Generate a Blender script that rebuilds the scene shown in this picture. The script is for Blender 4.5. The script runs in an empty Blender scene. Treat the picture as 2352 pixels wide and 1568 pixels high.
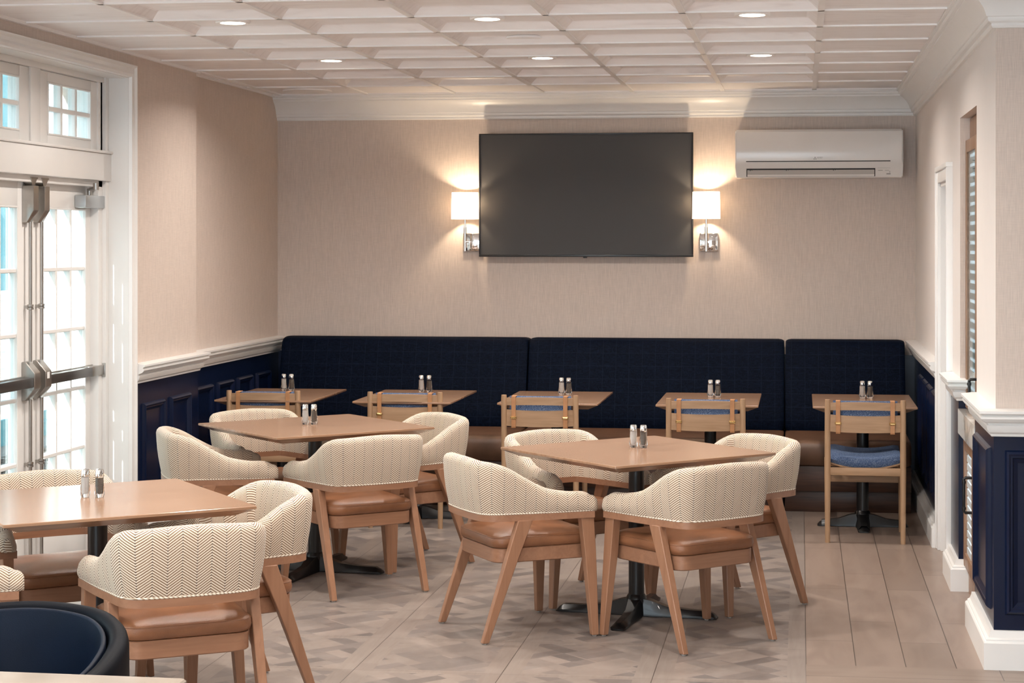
import bpy, bmesh, math, random
from mathutils import Vector, Matrix
random.seed(4)
PI = math.pi
scene = bpy.context.scene
col = scene.collection

# ------------------------------------------------------------------ camera
cam_d = bpy.data.cameras.new('camera'); cam = bpy.data.objects.new('camera', cam_d); col.objects.link(cam)
cam.location = (0, 0, 1.685)
cam.rotation_euler = (PI/2, 0, 0.1268)
cam_d.sensor_width = 36; cam_d.lens = 65.27
cam_d.shift_x = -0.0510; cam_d.shift_y = -0.0979
cam_d.clip_end = 200
scene.camera = cam
# ------------------------------------------------------------------ view
scene.view_settings.view_transform = 'Standard'
scene.view_settings.look = 'None'
scene.view_settings.exposure = 0.85
scene.view_settings.gamma = 1
# ------------------------------------------------------------------ world
world = bpy.data.worlds.new('world'); scene.world = world; world.use_nodes = True
wn = world.node_tree; bg = wn.nodes['Background']
bg.inputs[0].default_value = (0.74, 0.89, 1.0, 1); bg.inputs[1].default_value = 4.5
# ------------------------------------------------------------------ sun
sd = bpy.data.lights.new('sun', 'SUN'); so = bpy.data.objects.new('sun', sd); col.objects.link(so)
so.rotation_euler = Vector((1.0, 3.8, -2.15)).to_track_quat('-Z', 'Y').to_euler()
sd.energy = 14.0; sd.angle = 0.009; sd.color = (1.0, 0.97, 0.93)
DOWN_W = 11.0
SCONCE_W = 6.5

# ================================================================== materials
def newmat(name):
    m = bpy.data.materials.new(name); m.use_nodes = True
    nt = m.node_tree; b = nt.nodes['Principled BSDF']
    return m, nt, b
def N(nt, t, **k):
    n = nt.nodes.new(t)
    for a, v in k.items(): setattr(n, a, v)
    return n
def L(nt, a, b): nt.links.new(a, b)
def math_n(nt, op, a, b=None, c=None):
    n = N(nt, 'ShaderNodeMath', operation=op)
    for i, v in enumerate((a, b, c)):
        if v is None: continue
        if isinstance(v, (int, float)): n.inputs[i].default_value = v
        else: L(nt, v, n.inputs[i])
    return n.outputs[0]
def coords(nt, kind='Object', scale=(1, 1, 1), rot=(0, 0, 0), loc=(0, 0, 0)):
    tc = N(nt, 'ShaderNodeTexCoord'); mp = N(nt, 'ShaderNodeMapping')
    mp.inputs['Scale'].default_value = scale; mp.inputs['Rotation'].default_value = rot; mp.inputs['Location'].default_value = loc
    L(nt, tc.outputs[kind], mp.inputs[0]); return mp.outputs[0]
def ramp(nt, fac, stops):
    r = N(nt, 'ShaderNodeValToRGB'); e = r.color_ramp.elements
    while len(e) < len(stops): e.new(0.5)
    for i, (p, c) in enumerate(stops):
        e[i].position = p; e[i].color = (*c, 1)
    L(nt, fac, r.inputs[0]); return r.outputs[0]
def mixc(nt, fac, a, b, blend='MIX'):
    n = N(nt, 'ShaderNodeMix', data_type='RGBA', blend_type=blend)
    if isinstance(fac, (int, float)): n.inputs[0].default_value = fac
    else: L(nt, fac, n.inputs[0])
    for i, v in ((6, a), (7, b)):
        if isinstance(v, tuple): n.inputs[i].default_value = (*v, 1)
        else: L(nt, v, n.inputs[i])
    return n.outputs[2]
def bump(nt, b, h, s=0.2, d=0.01):
    n = N(nt, 'ShaderNodeBump'); n.inputs['Strength'].default_value = s; n.inputs['Distance'].default_value = d
    L(nt, h, n.inputs['Height']); L(nt, n.outputs[0], b.inputs['Normal'])
def plain(name, c, rough=0.5, metal=0.0, var=0.04, vs=8.0, spec=0.5, coat=0.0):
    m, nt, b = newmat(name)
    nz = N(nt, 'ShaderNodeTexNoise'); nz.inputs['Scale'].default_value = vs; nz.inputs['Detail'].default_value = 3
    L(nt, coords(nt), nz.inputs['Vector'])
    lo = tuple(x*(1-var) for x in c); hi = tuple(min(1, x*(1+var)) for x in c)
    L(nt, ramp(nt, nz.outputs[0], [(0.3, lo), (0.7, hi)]), b.inputs['Base Color'])
    b.inputs['Roughness'].default_value = rough; b.inputs['Metallic'].default_value = metal
    b.inputs['Specular IOR Level'].default_value = spec; b.inputs['Coat Weight'].default_value = coat
    return m
def wood(name, c1, c2, axis=0, rough=0.45, sc=1.0, planks=None, coat=0.0, fine=0.5, det=6, dist=1.0):
    """fine straight grain along the given axis"""
    m, nt, b = newmat(name)
    s = [22*sc]*3; s[axis] = 1.6*sc
    v = coords(nt, 'Object', tuple(s))
    nz = N(nt, 'ShaderNodeTexNoise'); nz.inputs['Scale'].default_value = 1.6; nz.inputs['Detail'].default_value = det; nz.inputs['Distortion'].default_value = dist
    L(nt, v, nz.inputs['Vector'])
    colr = ramp(nt, nz.outputs[0], [(0.3, c1), (0.7, c2)])
    s2 = [70*sc]*3; s2[axis] = 2.5*sc
    nf = N(nt, 'ShaderNodeTexNoise'); nf.inputs['Scale'].default_value = 1; nf.inputs['Detail'].default_value = 2
    L(nt, coords(nt, 'Object', tuple(s2)), nf.inputs['Vector'])
    f = ramp(nt, nf.outputs[0], [(0.25, (0.86, 0.84, 0.82)), (0.6, (1, 1, 1))])
    colr = mixc(nt, fine, colr, f, 'MULTIPLY')
    if planks:
        w, ax = planks
        br = N(nt, 'ShaderNodeTexBrick'); br.offset = 0.37
        rot = (0, 0, 0 if ax == 0 else PI/2)
        L(nt, coords(nt, 'Object', (1, 1, 1), rot), br.inputs['Vector'])
        br.inputs['Scale'].default_value = 1; br.inputs['Mortar Size'].default_value = 0.0
        br.inputs['Brick Width'].default_value = 1.4; br.inputs['Row Height'].default_value = w
        br.inputs['Color1'].default_value = (0.84, 0.81, 0.79, 1); br.inputs['Color2'].default_value = (1, 1, 1, 1)
        colr = mixc(nt, 0.55, colr, br.outputs[0], 'MULTIPLY')
    L(nt, colr, b.inputs['Base Color']); b.inputs['Roughness'].default_value = rough
    b.inputs['Coat Weight'].default_value = coat; b.inputs['Coat Roughness'].default_value = 0.12
    return m
def wallpaper(name, c, s=260):
    m, nt, b = newmat(name)
    tc = N(nt, 'ShaderNodeTexCoord')
    a = N(nt, 'ShaderNodeTexNoise'); a.inputs['Scale'].default_value = 1; a.inputs['Detail'].default_value = 2
    L(nt, coords(nt, 'Object', (s, s, 14)), a.inputs['Vector'])
    d = N(nt, 'ShaderNodeTexNoise'); d.inputs['Scale'].default_value = 1; d.inputs['Detail'].default_value = 2
    L(nt, coords(nt, 'Object', (20, 20, s)), d.inputs['Vector'])
    h2 = math_n(nt, 'ADD', math_n(nt, 'MULTIPLY', a.outputs[0], 0.68), math_n(nt, 'MULTIPLY', d.outputs[0], 0.32))
    L(nt, ramp(nt, h2, [(0.35, tuple(x*0.91 for x in c)), (0.65, tuple(min(1, x*1.07) for x in c))]), b.inputs['Base Color'])
    b.inputs['Roughness'].default_value = 0.75
    bump(nt, b, h2, 0.25, 0.002)
    return m
M = {}
M['white'] = plain('white_trim_paint', (0.80, 0.79, 0.775), 0.32, var=0.01)
M['wallpaper'] = wallpaper('woven_beige_wallpaper', (0.62, 0.525, 0.465))
M['navy_paint'] = plain('navy_satin_paint', (0.0035, 0.0085, 0.030), 0.25, var=0.05, spec=0.32)
M['ceil_tile'] = None
M['tbar'] = plain('white_grid_metal', (0.88, 0.86, 0.85), 0.4, var=0.01)
M['chrome'] = plain('polished_chrome', (0.86, 0.85, 0.84), 0.06, 1.0, var=0.01)
M['steel'] = plain('brushed_steel', (0.42, 0.40, 0.375), 0.33, 1.0, var=0.05, vs=30)
M['silver'] = plain('silver_painted_metal', (0.47, 0.50, 0.52), 0.35, 0.5, var=0.02)
M['dark_steel'] = plain('dark_push_bar', (0.055, 0.048, 0.045), 0.3, 0.4, var=0.03)
M['black_iron'] = plain('black_gloss_iron', (0.005, 0.005, 0.006), 0.33, 0.0, var=0.1, coat=0.1)
M['bezel'] = plain('black_tv_bezel', (0.012, 0.012, 0.013), 0.3, var=0.02)
M['screen'] = plain('dark_tv_screen', (0.066, 0.064, 0.064), 0.5, var=0.01, spec=0.25)
M['ac_white'] = plain('ac_white_plastic', (0.80, 0.77, 0.74), 0.16, var=0.01)
M['ac_grey'] = plain('ac_vane_plastic', (0.50, 0.47, 0.44), 0.3, var=0.01)
M['ac_dark'] = plain('ac_slot_dark', (0.03, 0.027, 0.025), 0.6)
M['ac_ink'] = plain('ac_printed_marks', (0.30, 0.28, 0.26), 0.5)
M['chair_wood'] = wood('chair_beech_wood', (0.275, 0.135, 0.076), (0.34, 0.176, 0.103), 2, 0.42)
M['rail_wood'] = wood('chair_rail_beech_wood', (0.265, 0.13, 0.075), (0.33, 0.17, 0.10), 0, 0.42)
M['oak'] = wood('bistro_oak_wood', (0.34, 0.205, 0.115), (0.44, 0.28, 0.165), 2, 0.5)
M['oak_h'] = wood('bistro_oak_slat_wood', (0.33, 0.20, 0.11), (0.43, 0.27, 0.16), 0, 0.5)
M['table_wood'] = wood('table_top_wood', (0.30, 0.17, 0.10), (0.38, 0.225, 0.14), 0, 0.24, planks=(0.125, 0), coat=0.35, fine=0.0, det=1.5, dist=0.2)
M['dark_wood'] = wood('banquette_base_wood', (0.035, 0.014, 0.008), (0.08, 0.035, 0.02), 0, 0.35)
M['cab_wood'] = wood('cabinet_wood', (0.20, 0.11, 0.065), (0.34, 0.20, 0.125), 2, 0.4)
M['glide'] = plain('grey_foot_glide', (0.35, 0.33, 0.31), 0.4)
M['brass'] = plain('antique_brass', (0.55, 0.36, 0.15), 0.25, 1.0)
M['strap'] = plain('tan_leather_strap', (0.42, 0.20, 0.085), 0.45, var=0.12, vs=25)
M['salt'] = plain('white_salt', (0.80, 0.77, 0.74), 0.8, var=0.05, vs=300)
M['pepper'] = plain('ground_pepper', (0.16, 0.13, 0.105), 0.8, var=0.5, vs=500)
M['soil'] = plain('dark_mulch', (0.035, 0.025, 0.02), 0.9, var=0.8, vs=8)
M['grass'] = plain('pale_grass', (0.16, 0.18, 0.09), 0.9, var=0.3, vs=12)
M['paving'] = plain('pale_paving', (0.75, 0.74, 0.71), 0.8, var=0.05)
M['footing'] = plain('grey_concrete_footing', (0.20, 0.20, 0.19), 0.8)
M['teal'] = plain('teal_painted_boards', (0.055, 0.19, 0.21), 0.5, var=0.1)
M['glass_dim'] = plain('house_window_glass', (0.18, 0.30, 0.34), 0.1, var=0.1)
M['siding'] = plain('white_siding', (0.82, 0.83, 0.83), 0.6, var=0.01)
M['counter'] = None

def leather(name, c, rough=0.34, patch=0.22, bs=0.3, spec=0.5):
    m, nt, b = newmat(name)
    nz = N(nt, 'ShaderNodeTexNoise'); nz.inputs['Scale'].default_value = 9; nz.inputs['Detail'].default_value = 5
    L(nt, coords(nt), nz.inputs['Vector'])
    L(nt, ramp(nt, nz.outputs[0], [(0.3, tuple(x*(1-patch) for x in c)), (0.72, tuple(x*(1+patch) for x in c))]), b.inputs['Base Color'])
    vo = N(nt, 'ShaderNodeTexVoronoi'); vo.inputs['Scale'].default_value = 420
    L(nt, coords(nt), vo.inputs['Vector'])
    bump(nt, b, vo.outputs[0], bs, 0.0015)
    b.inputs['Roughness'].default_value = rough; b.inputs['Specular IOR Level'].default_value = spec
    return m
M['leather'] = leather('tan_brown_leather', (0.235, 0.10, 0.047))
M['bench_leather'] = leather('brown_bench_leather', (0.125, 0.062, 0.035), 0.42)
M['navy_leather'] = leather('navy_leather', (0.0012, 0.0022, 0.005), 0.5, 0.1, 0.1, 0.06)
M['navy_felt'] = leather('navy_inner_upholstery', (0.0010, 0.0048, 0.015), 0.55, 0.15, 0.1, 0.15)

def herring():
    m, nt, b = newmat('herringbone_upholstery')
    uv = N(nt, 'ShaderNodeUVMap'); uv.uv_map = 'UVMap'
    sp = N(nt, 'ShaderNodeSeparateXYZ'); L(nt, uv.outputs[0], sp.inputs[0])
    W = 0.047
    u = math_n(nt, 'DIVIDE', sp.outputs[0], 2*W)
    fr = math_n(nt, 'FRACT', u)
    tri = math_n(nt, 'ABSOLUTE', math_n(nt, 'SUBTRACT', math_n(nt, 'MULTIPLY', fr, 2.0), 1.0))
    wob = N(nt, 'ShaderNodeTexNoise'); wob.inputs['Scale'].default_value = 300
    L(nt, uv.outputs[0], wob.inputs['Vector'])
    ph = math_n(nt, 'ADD', sp.outputs[1], math_n(nt, 'MULTIPLY', tri, W*0.72))
    ph = math_n(nt, 'ADD', ph, math_n(nt, 'MULTIPLY', wob.outputs[0], 0.0012))
    ph = math_n(nt, 'MULTIPLY', ph, 2*PI/0.0094)
    sn = math_n(nt, 'SINE', ph)
    st = N(nt, 'ShaderNodeMapRange', interpolation_type='SMOOTHSTEP')
    st.inputs[1].default_value = -0.25; st.inputs[2].default_value = 0.6; L(nt, sn, st.inputs[0])
    c = mixc(nt, st.outputs[0], (0.72, 0.63, 0.52), (0.22, 0.13, 0.075))
    # dark stitches down each valley
    e = math_n(nt, 'LESS_THAN', math_n(nt, 'MINIMUM', tri, math_n(nt, 'SUBTRACT', 1.0, tri)), 0.045)
    dk = math_n(nt, 'MULTIPLY', e, math_n(nt, 'GREATER_THAN', sn, 0.0))
    c = mixc(nt, math_n(nt, 'MULTIPLY', dk, 0.8), c, (0.10, 0.07, 0.055))
    L(nt, c, b.inputs['Base Color']); b.inputs['Roughness'].default_value = 0.85
    b.inputs['Sheen Weight'].default_value = 0.15
    bump(nt, b, math_n(nt, 'MULTIPLY', sn, -0.5), 0.3, 0.0015)
    return m
M['herring'] = herring()
def piping_mat():
    m, nt, b = newmat('twisted_cream_cord')
    w = N(nt, 'ShaderNodeTexWave'); w.inputs['Scale'].default_value = 45; w.bands_direction = 'DIAGONAL'
    L(nt, coords(nt), w.inputs['Vector'])
    L(nt, ramp(nt, w.outputs[0], [(0.2, (0.40, 0.30, 0.21)), (0.5, (0.80, 0.73, 0.63))]), b.inputs['Base Color'])
    b.inputs['Roughness'].default_value = 0.85
    return m
M['cord'] = piping_mat()
def denim():
    m, nt, b = newmat('blue_tweed_fabric')
    nz = N(nt, 'ShaderNodeTexNoise'); nz.inputs['Scale'].default_value = 350; nz.inputs['Detail'].default_value = 2
    L(nt, coords(nt), nz.inputs['Vector'])
    L(nt, ramp(nt, nz.outputs[0], [(0.35, (0.012, 0.030, 0.085)), (0.52, (0.045, 0.085, 0.18)), (0.68, (0.22, 0.26, 0.34))]), b.inputs['Base Color'])
    b.inputs['Roughness'].default_value = 0.9
    return m
M['denim'] = denim()
def plaid():
    m, nt, b = newmat('navy_plaid_upholstery')
    tc = N(nt, 'ShaderNodeTexCoord'); sp = N(nt, 'ShaderNodeSeparateXYZ'); L(nt, tc.outputs['Object'], sp.inputs[0])
    def line(s, p, w):
        f = math_n(nt, 'FRACT', math_n(nt, 'DIVIDE', s, p))
        return math_n(nt, 'LESS_THAN', f, w)
    gx = line(sp.outputs[0], 0.088, 0.035); gz = line(sp.outputs[2], 0.085, 0.035)
    g = math_n(nt, 'MAXIMUM', gx, gz)
    # woven dash texture in alternating blocks
    a = N(nt, 'ShaderNodeTexNoise'); a.inputs['Scale'].default_value = 1
    L(nt, coords(nt, 'Object', (30, 30, 260)), a.inputs['Vector'])
    d = N(nt, 'ShaderNodeTexNoise'); d.inputs['Scale'].default_value = 1
    L(nt, coords(nt, 'Object', (260, 260, 30)), d.inputs['Vector'])
    ck = N(nt, 'ShaderNodeTexChecker'); ck.inputs['Scale'].default_value = 22.9
    L(nt, coords(nt, 'Object', (1, 0, 1.03)), ck.inputs['Vector'])
    wv = N(nt, 'ShaderNodeMix'); L(nt, ck.outputs[1], wv.inputs[0]); L(nt, a.outputs[0], wv.inputs[2]); L(nt, d.outputs[0], wv.inputs[3])
    c = ramp(nt, wv.outputs[0], [(0.4, (0.0009, 0.0026, 0.0085)), (0.66, (0.0030, 0.0075, 0.021))])
    c = mixc(nt, math_n(nt, 'MULTIPLY', g, 0.35), c, (0.014, 0.024, 0.046))
    L(nt, c, b.inputs['Base Color']); b.inputs['Roughness'].default_value = 0.6
    b.inputs['Specular IOR Level'].default_value = 0.06
    bump(nt, b, wv.outputs[0], 0.2, 0.003)
    return m
M['plaid'] = plaid()
def tile_ceiling():
    m, nt, b = newmat('whitewashed_ceiling_panel')
    w = N(nt, 'ShaderNodeTexNoise'); w.inputs['Scale'].default_value = 1; w.inputs['Detail'].default_value = 5; w.inputs['Distortion'].default_value = 2.5
    L(nt, coords(nt, 'Object', (1.7, 9, 5)), w.inputs['Vector'])
    L(nt, ramp(nt, w.outputs[0], [(0.28, (0.77, 0.725, 0.72)), (0.42, (0.86, 0.825, 0.82)), (0.6, (0.89, 0.86, 0.86))]), b.inputs['Base Color'])
    b.inputs['Roughness'].default_value = 0.42
    return m
M['ceil_tile'] = tile_ceiling()
def marble():
    m, nt, b = newmat('veined_white_stone')
    w = N(nt, 'ShaderNodeTexNoise'); w.inputs['Scale'].default_value = 3; w.inputs['Detail'].default_value = 6; w.inputs['Distortion'].default_value = 2.2
    L(nt, coords(nt), w.inputs['Vector'])
    L(nt, ramp(nt, w.outputs[0], [(0.42, (0.58, 0.55, 0.51)), (0.5, (0.42, 0.38, 0.34)), (0.56, (0.56, 0.52, 0.47))]), b.inputs['Base Color'])
    b.inputs['Roughness'].default_value = 0.12
    return m
M['counter'] = marble()
def glass(name, tint=(1, 1, 1), rough=0.0):
    m, nt, b = newmat(name)
    b.inputs['Base Color'].default_value = (*tint, 1); b.inputs['Roughness'].default_value = rough
    b.inputs['Transmission Weight'].default_value = 1.0; b.inputs['IOR'].default_value = 1.48
    return m
M['glass'] = glass('clear_shaker_glass')
def pane():
    m = bpy.data.materials.new('window_pane_glass'); m.use_nodes = True; nt = m.node_tree
    nt.nodes.clear(); o = N(nt, 'ShaderNodeOutputMaterial')
    t = N(nt, 'ShaderNodeBsdfTransparent'); t.inputs[0].default_value = (0.93, 0.98, 0.98, 1)
    g = N(nt, 'ShaderNodeBsdfGlossy'); g.inputs['Roughness'].default_value = 0.02
    f = N(nt, 'ShaderNodeFresnel'); f.inputs[0].default_value = 1.45
    mx = N(nt, 'ShaderNodeMixShader'); L(nt, math_n(nt, 'MULTIPLY', f.outputs[0], 0.6), mx.inputs[0])
    L(nt, t.outputs[0], mx.inputs[1]); L(nt, g.outputs[0], mx.inputs[2]); L(nt, mx.outputs[0], o.inputs[0])
    return m
M['pane'] = pane()
def emis(name, c, s):
    m, nt, b = newmat(name); b.inputs['Base Color'].default_value = (*c, 1)
    b.inputs['Emission Color'].default_value = (*c, 1); b.inputs['Emission Strength'].default_value = s
    return m
M['lamp_disc'] = emis('downlight_lens', (1.0, 0.90, 0.76), 9.0)
def shade_mat():
    m = bpy.data.materials.new('linen_lamp_shade'); m.use_nodes = True; nt = m.node_tree
    nt.nodes.clear(); o = N(nt, 'ShaderNodeOutputMaterial')
    d = N(nt, 'ShaderNodeBsdfDiffuse'); d.inputs[0].default_value = (0.85, 0.80, 0.72, 1)
    t = N(nt, 'ShaderNodeBsdfTranslucent'); t.inputs[0].default_value = (0.95, 0.88, 0.78, 1)
    nz = N(nt, 'ShaderNodeTexNoise'); nz.inputs['Scale'].default_value = 200; L(nt, coords(nt), nz.inputs['Vector'])
    mx = N(nt, 'ShaderNodeMixShader'); L(nt, math_n(nt, 'MULTIPLY_ADD', nz.outputs[0], 0.06, 0.42), mx.inputs[0])
    L(nt, d.outputs[0], mx.inputs[1]); L(nt, t.outputs[0], mx.inputs[2]); L(nt, mx.outputs[0], o.inputs[0])
    return m
M['shade'] = shade_mat()
def daylight_sheet_mat():
    m, nt, b = newmat('translucent_daylight_sheet'); b.inputs['Base Color'].default_value = (0.85, 0.87, 0.88, 1); b.inputs['Roughness'].default_value = 0.5  # translucent sheet standing in for daylight between the slats
    t = N(nt, 'ShaderNodeBsdfTranslucent'); t.inputs[0].default_value = (0.88, 0.92, 0.94, 1)
    mx = N(nt, 'ShaderNodeMixShader'); mx.inputs[0].default_value = 0.85; o = nt.nodes['Material Output']
    L(nt, b.outputs[0], mx.inputs[1]); L(nt, t.outputs[0], mx.inputs[2]); L(nt, mx.outputs[0], o.inputs[0]); return m
M['blind'] = daylight_sheet_mat()
M['daylight_sheet'] = M['blind']; M['slat'] = plain('grey_white_slat', (0.50, 0.54, 0.56), 0.5, var=0.01)
M['table_stone'] = plain('pale_beige_polished_stone', (0.33, 0.285, 0.24), 0.07, var=0.12, vs=4)

def floor_mat():
    m, nt, b = newmat('oak_look_floor')
    tc = N(nt, 'ShaderNodeTexCoord'); sp = N(nt, 'ShaderNodeSeparateXYZ'); L(nt, tc.outputs['Object'], sp.inputs[0])
    X, Y = sp.outputs[0], sp.outputs[1]
    def comb(x, y, z=0.0):
        c = N(nt, 'ShaderNodeCombineXYZ')
        for i, v in enumerate((x, y, z)):
            if isinstance(v, (int, float)): c.inputs[i].default_value = v
            else: L(nt, v, c.inputs[i])
        return c.outputs[0]
    def grain(vec, s):
        mp = N(nt, 'ShaderNodeMapping'); mp.inputs['Scale'].default_value = s; L(nt, vec, mp.inputs[0])
        n = N(nt, 'ShaderNodeTexNoise'); n.inputs['Scale'].default_value = 1; n.inputs['Detail'].default_value = 6; n.inputs['Distortion'].default_value = 1.3
        L(nt, mp.outputs[0], n.inputs['Vector']); return n.outputs[0]
    def brick(vec, w, h, mort, c1, c2, cm, off=0.5):
        br = N(nt, 'ShaderNodeTexBrick'); br.offset = off; L(nt, vec, br.inputs['Vector'])
        for k, v in (('Scale', 1), ('Mortar Size', mort), ('Mortar Smooth', 0.3), ('Brick Width', w), ('Row Height', h)): br.inputs[k].default_value = v
        for k, v in (('Color1', c1), ('Color2', c2), ('Mortar', cm)): br.inputs[k].default_value = (*v, 1)
        return br.outputs[0]
    # --- long planks on the right, running away from the camera
    px = math_n(nt, 'SUBTRACT', X, 0.02)
    pl = brick(comb(Y, px), 1.19, 0.1965, 0.0022, (0.248, 0.187, 0.152), (0.298, 0.227, 0.187), (0.081, 0.061, 0.051), 0.35)
    g1 = ramp(nt, grain(comb(X, Y), (9, 1.6, 1)), [(0.3, (0.80, 0.77, 0.75)), (0.6, (1.0, 1.0, 1.0))])
    planks = mixc(nt, 0.8, pl, g1, 'MULTIPLY')
    # --- cross planks at the near end
    py = math_n(nt, 'SUBTRACT', Y, 7.27)
    pc = brick(comb(X, py), 1.19, 0.1965, 0.0022, (0.267, 0.206, 0.168), (0.304, 0.236, 0.196), (0.081, 0.061, 0.051), 0.35)
    g2 = ramp(nt, grain(comb(X, Y), (1.6, 9, 1)), [(0.3, (0.82, 0.79, 0.77)), (0.6, (1.0, 1.0, 1.0))])
    cross = mixc(nt, 0.8, pc, g2, 'MULTIPLY')
    planks = mixc(nt, math_n(nt, 'LESS_THAN', Y, 7.46), planks, cross)
    # --- parquet tiles
    T = 0.5885
    tx = math_n(nt, 'DIVIDE', math_n(nt, 'SUBTRACT', X, 0.02), T); ty = math_n(nt, 'DIVIDE', math_n(nt, 'SUBTRACT', Y, 7.14), T)
    fx = math_n(nt, 'FRACT', tx); fy = math_n(nt, 'FRACT', ty)
    ix = math_n(nt, 'FLOOR', tx); iy = math_n(nt, 'FLOOR', ty)
    ex = math_n(nt, 'MINIMUM', fx, math_n(nt, 'SUBTRACT', 1.0, fx))
    ey = math_n(nt, 'MINIMUM', fy, math_n(nt, 'SUBTRACT', 1.0, fy))
    c1, c2, c3 = (0.150, 0.130, 0.122), (0.255, 0.215, 0.192), (0.195, 0.166, 0.154)
    r = math.sqrt(0.5)
    u = math_n(nt, 'MULTIPLY', math_n(nt, 'ADD', fx, fy), r); v = math_n(nt, 'MULTIPLY', math_n(nt, 'SUBTRACT', fx, fy), r)
    u2 = math_n(nt, 'ADD', u, math_n(nt, 'MULTIPLY', ix, 1.37)); v2 = math_n(nt, 'ADD', v, math_n(nt, 'MULTIPLY', iy, 3.11))
    def rnd(a, bb, w, h):   # random tone per strip piece
        q = comb(math_n(nt, 'FLOOR', math_n(nt, 'DIVIDE', a, w)), math_n(nt, 'FLOOR', math_n(nt, 'DIVIDE', bb, h)), math_n(nt, 'ADD', math_n(nt, 'MULTIPLY', ix, 7.3), math_n(nt, 'MULTIPLY', iy, 3.7)))
        n = N(nt, 'ShaderNodeTexWhiteNoise', noise_dimensions='3D'); L(nt, q, n.inputs['Vector']); return n.outputs[0]
    A = rnd(u, v, 0.118, 0.36); B = rnd(u, v, 0.36, 0.118)
    ck = math_n(nt, 'MODULO', math_n(nt, 'ADD', math_n(nt, 'FLOOR', math_n(nt, 'DIVIDE', u, 0.3536)), math_n(nt, 'FLOOR', math_n(nt, 'DIVIDE', math_n(nt, 'ADD', v, 2.0), 0.3536))), 2.0)
    mixf = N(nt, 'ShaderNodeMix'); L(nt, math_n(nt, 'GREATER_THAN', ck, 0.5), mixf.inputs[0]); L(nt, A, mixf.inputs[2]); L(nt, B, mixf.inputs[3])
    tone = ramp(nt, mixf.outputs[0], [(0.0, c1), (0.25, c3), (0.7, c2), (1.0, (0.291, 0.242, 0.215))])
    gi = ramp(nt, grain(comb(u2, v2), (7, 7, 1)), [(0.3, (0.86, 0.83, 0.81)), (0.65, (1, 1, 1))])
    inner = mixc(nt, 0.8, tone, gi, 'MULTIPLY')
    bt = rnd(math_n(nt, 'ADD', fy, 0.3), fx, 0.5, 0.6)
    bord = mixc(nt, bt, (0.235, 0.195, 0.173), (0.275, 0.232, 0.205))
    bg1 = ramp(nt, grain(comb(X, Y), (40, 3, 1)), [(0.3, (0.86, 0.83, 0.81)), (0.65, (1, 1, 1))])
    bord = mixc(nt, 0.8, bord, bg1, 'MULTIPLY')
    isb = math_n(nt, 'LESS_THAN', ex, 0.125)
    bt2 = math_n(nt, 'LESS_THAN', ey, 0.045)
    par = mixc(nt, math_n(nt, 'MAXIMUM', isb, bt2), inner, bord)
    jl = math_n(nt, 'MAXIMUM', math_n(nt, 'LESS_THAN', ex, 0.0030), math_n(nt, 'MULTIPLY', math_n(nt, 'LESS_THAN', ey, 0.0035), 0.45))
    par = mixc(nt, math_n(nt, 'MULTIPLY', jl, 0.8), par, (0.055, 0.045, 0.04))
    colr = mixc(nt, math_n(nt, 'GREATER_THAN', X, 0.02), par, planks)
    L(nt, colr, b.inputs['Base Color'])
    b.inputs['Roughness'].default_value = 0.36
    return m
M['floor'] = floor_mat()

# ================================================================== geometry helpers
def mesh_obj(name, bm, m, parent=None, smooth=True, ang=0.6):
    me = bpy.data.meshes.new(name)
    bmesh.ops.recalc_face_normals(bm, faces=bm.faces[:])
    bm.to_mesh(me); bm.free()
    if smooth:
        for p in me.polygons: p.use_smooth = True
        me.set_sharp_from_angle(angle=ang)
    if isinstance(m, (list, tuple)):
        for x in m: me.materials.append(x)
    else: me.materials.append(m)
    o = bpy.data.objects.new(name, me); col.objects.link(o)
    if parent: o.parent = parent
    return o
def box(bm, x0, x1, y0, y1, z0, z1, bev=0.0, seg=2, mat=None):
    if x0 > x1: x0, x1 = x1, x0
    if y0 > y1: y0, y1 = y1, y0
    if z0 > z1: z0, z1 = z1, z0
    vs = [bm.verts.new((x, y, z)) for z in (z0, z1) for x, y in ((x0, y0), (x1, y0), (x1, y1), (x0, y1))]
    fs = [bm.faces.new([vs[i] for i in f]) for f in ((3, 2, 1, 0), (4, 5, 6, 7), (0, 1, 5, 4), (1, 2, 6, 5), (2, 3, 7, 6), (3, 0, 4, 7))]
    if bev > 0:
        es = {e for f in fs for e in f.edges}
        bmesh.ops.bevel(bm, geom=list(es), offset=bev, segments=seg, profile=0.5, affect='EDGES')
    return bm
def hexa(bm, bot, top, bev=0.0, seg=2):
    """loft between two quads"""
    v = [bm.verts.new(p) for p in bot] + [bm.verts.new(p) for p in top]
    fs = [bm.faces.new([v[i] for i in f]) for f in ((3, 2, 1, 0), (4, 5, 6, 7), (0, 1, 5, 4), (1, 2, 6, 5), (2, 3, 7, 6), (3, 0, 4, 7))]
    if bev > 0:
        es = {e for f in fs for e in f.edges}
        bmesh.ops.bevel(bm, geom=list(es), offset=bev, segments=seg, profile=0.5, affect='EDGES')
def rings(bm, rs, closed_ring=True, cap=True, loop=False):
    """skin a list of point rings"""
    V = [[bm.verts.new(p) for p in r] for r in rs]
    n = len(V[0]); m = len(V)
    F = []
    for i in range(m if loop else m-1):
        a, c = V[i], V[(i+1) % m]
        for j in range(n if closed_ring else n-1):
            k = (j+1) % n
            F.append(bm.faces.new((a[j], a[k], c[k], c[j])))
    if cap and closed_ring and not loop:
        bm.faces.new(V[0][::-1]); bm.faces.new(V[-1])
    return V, F
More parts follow.
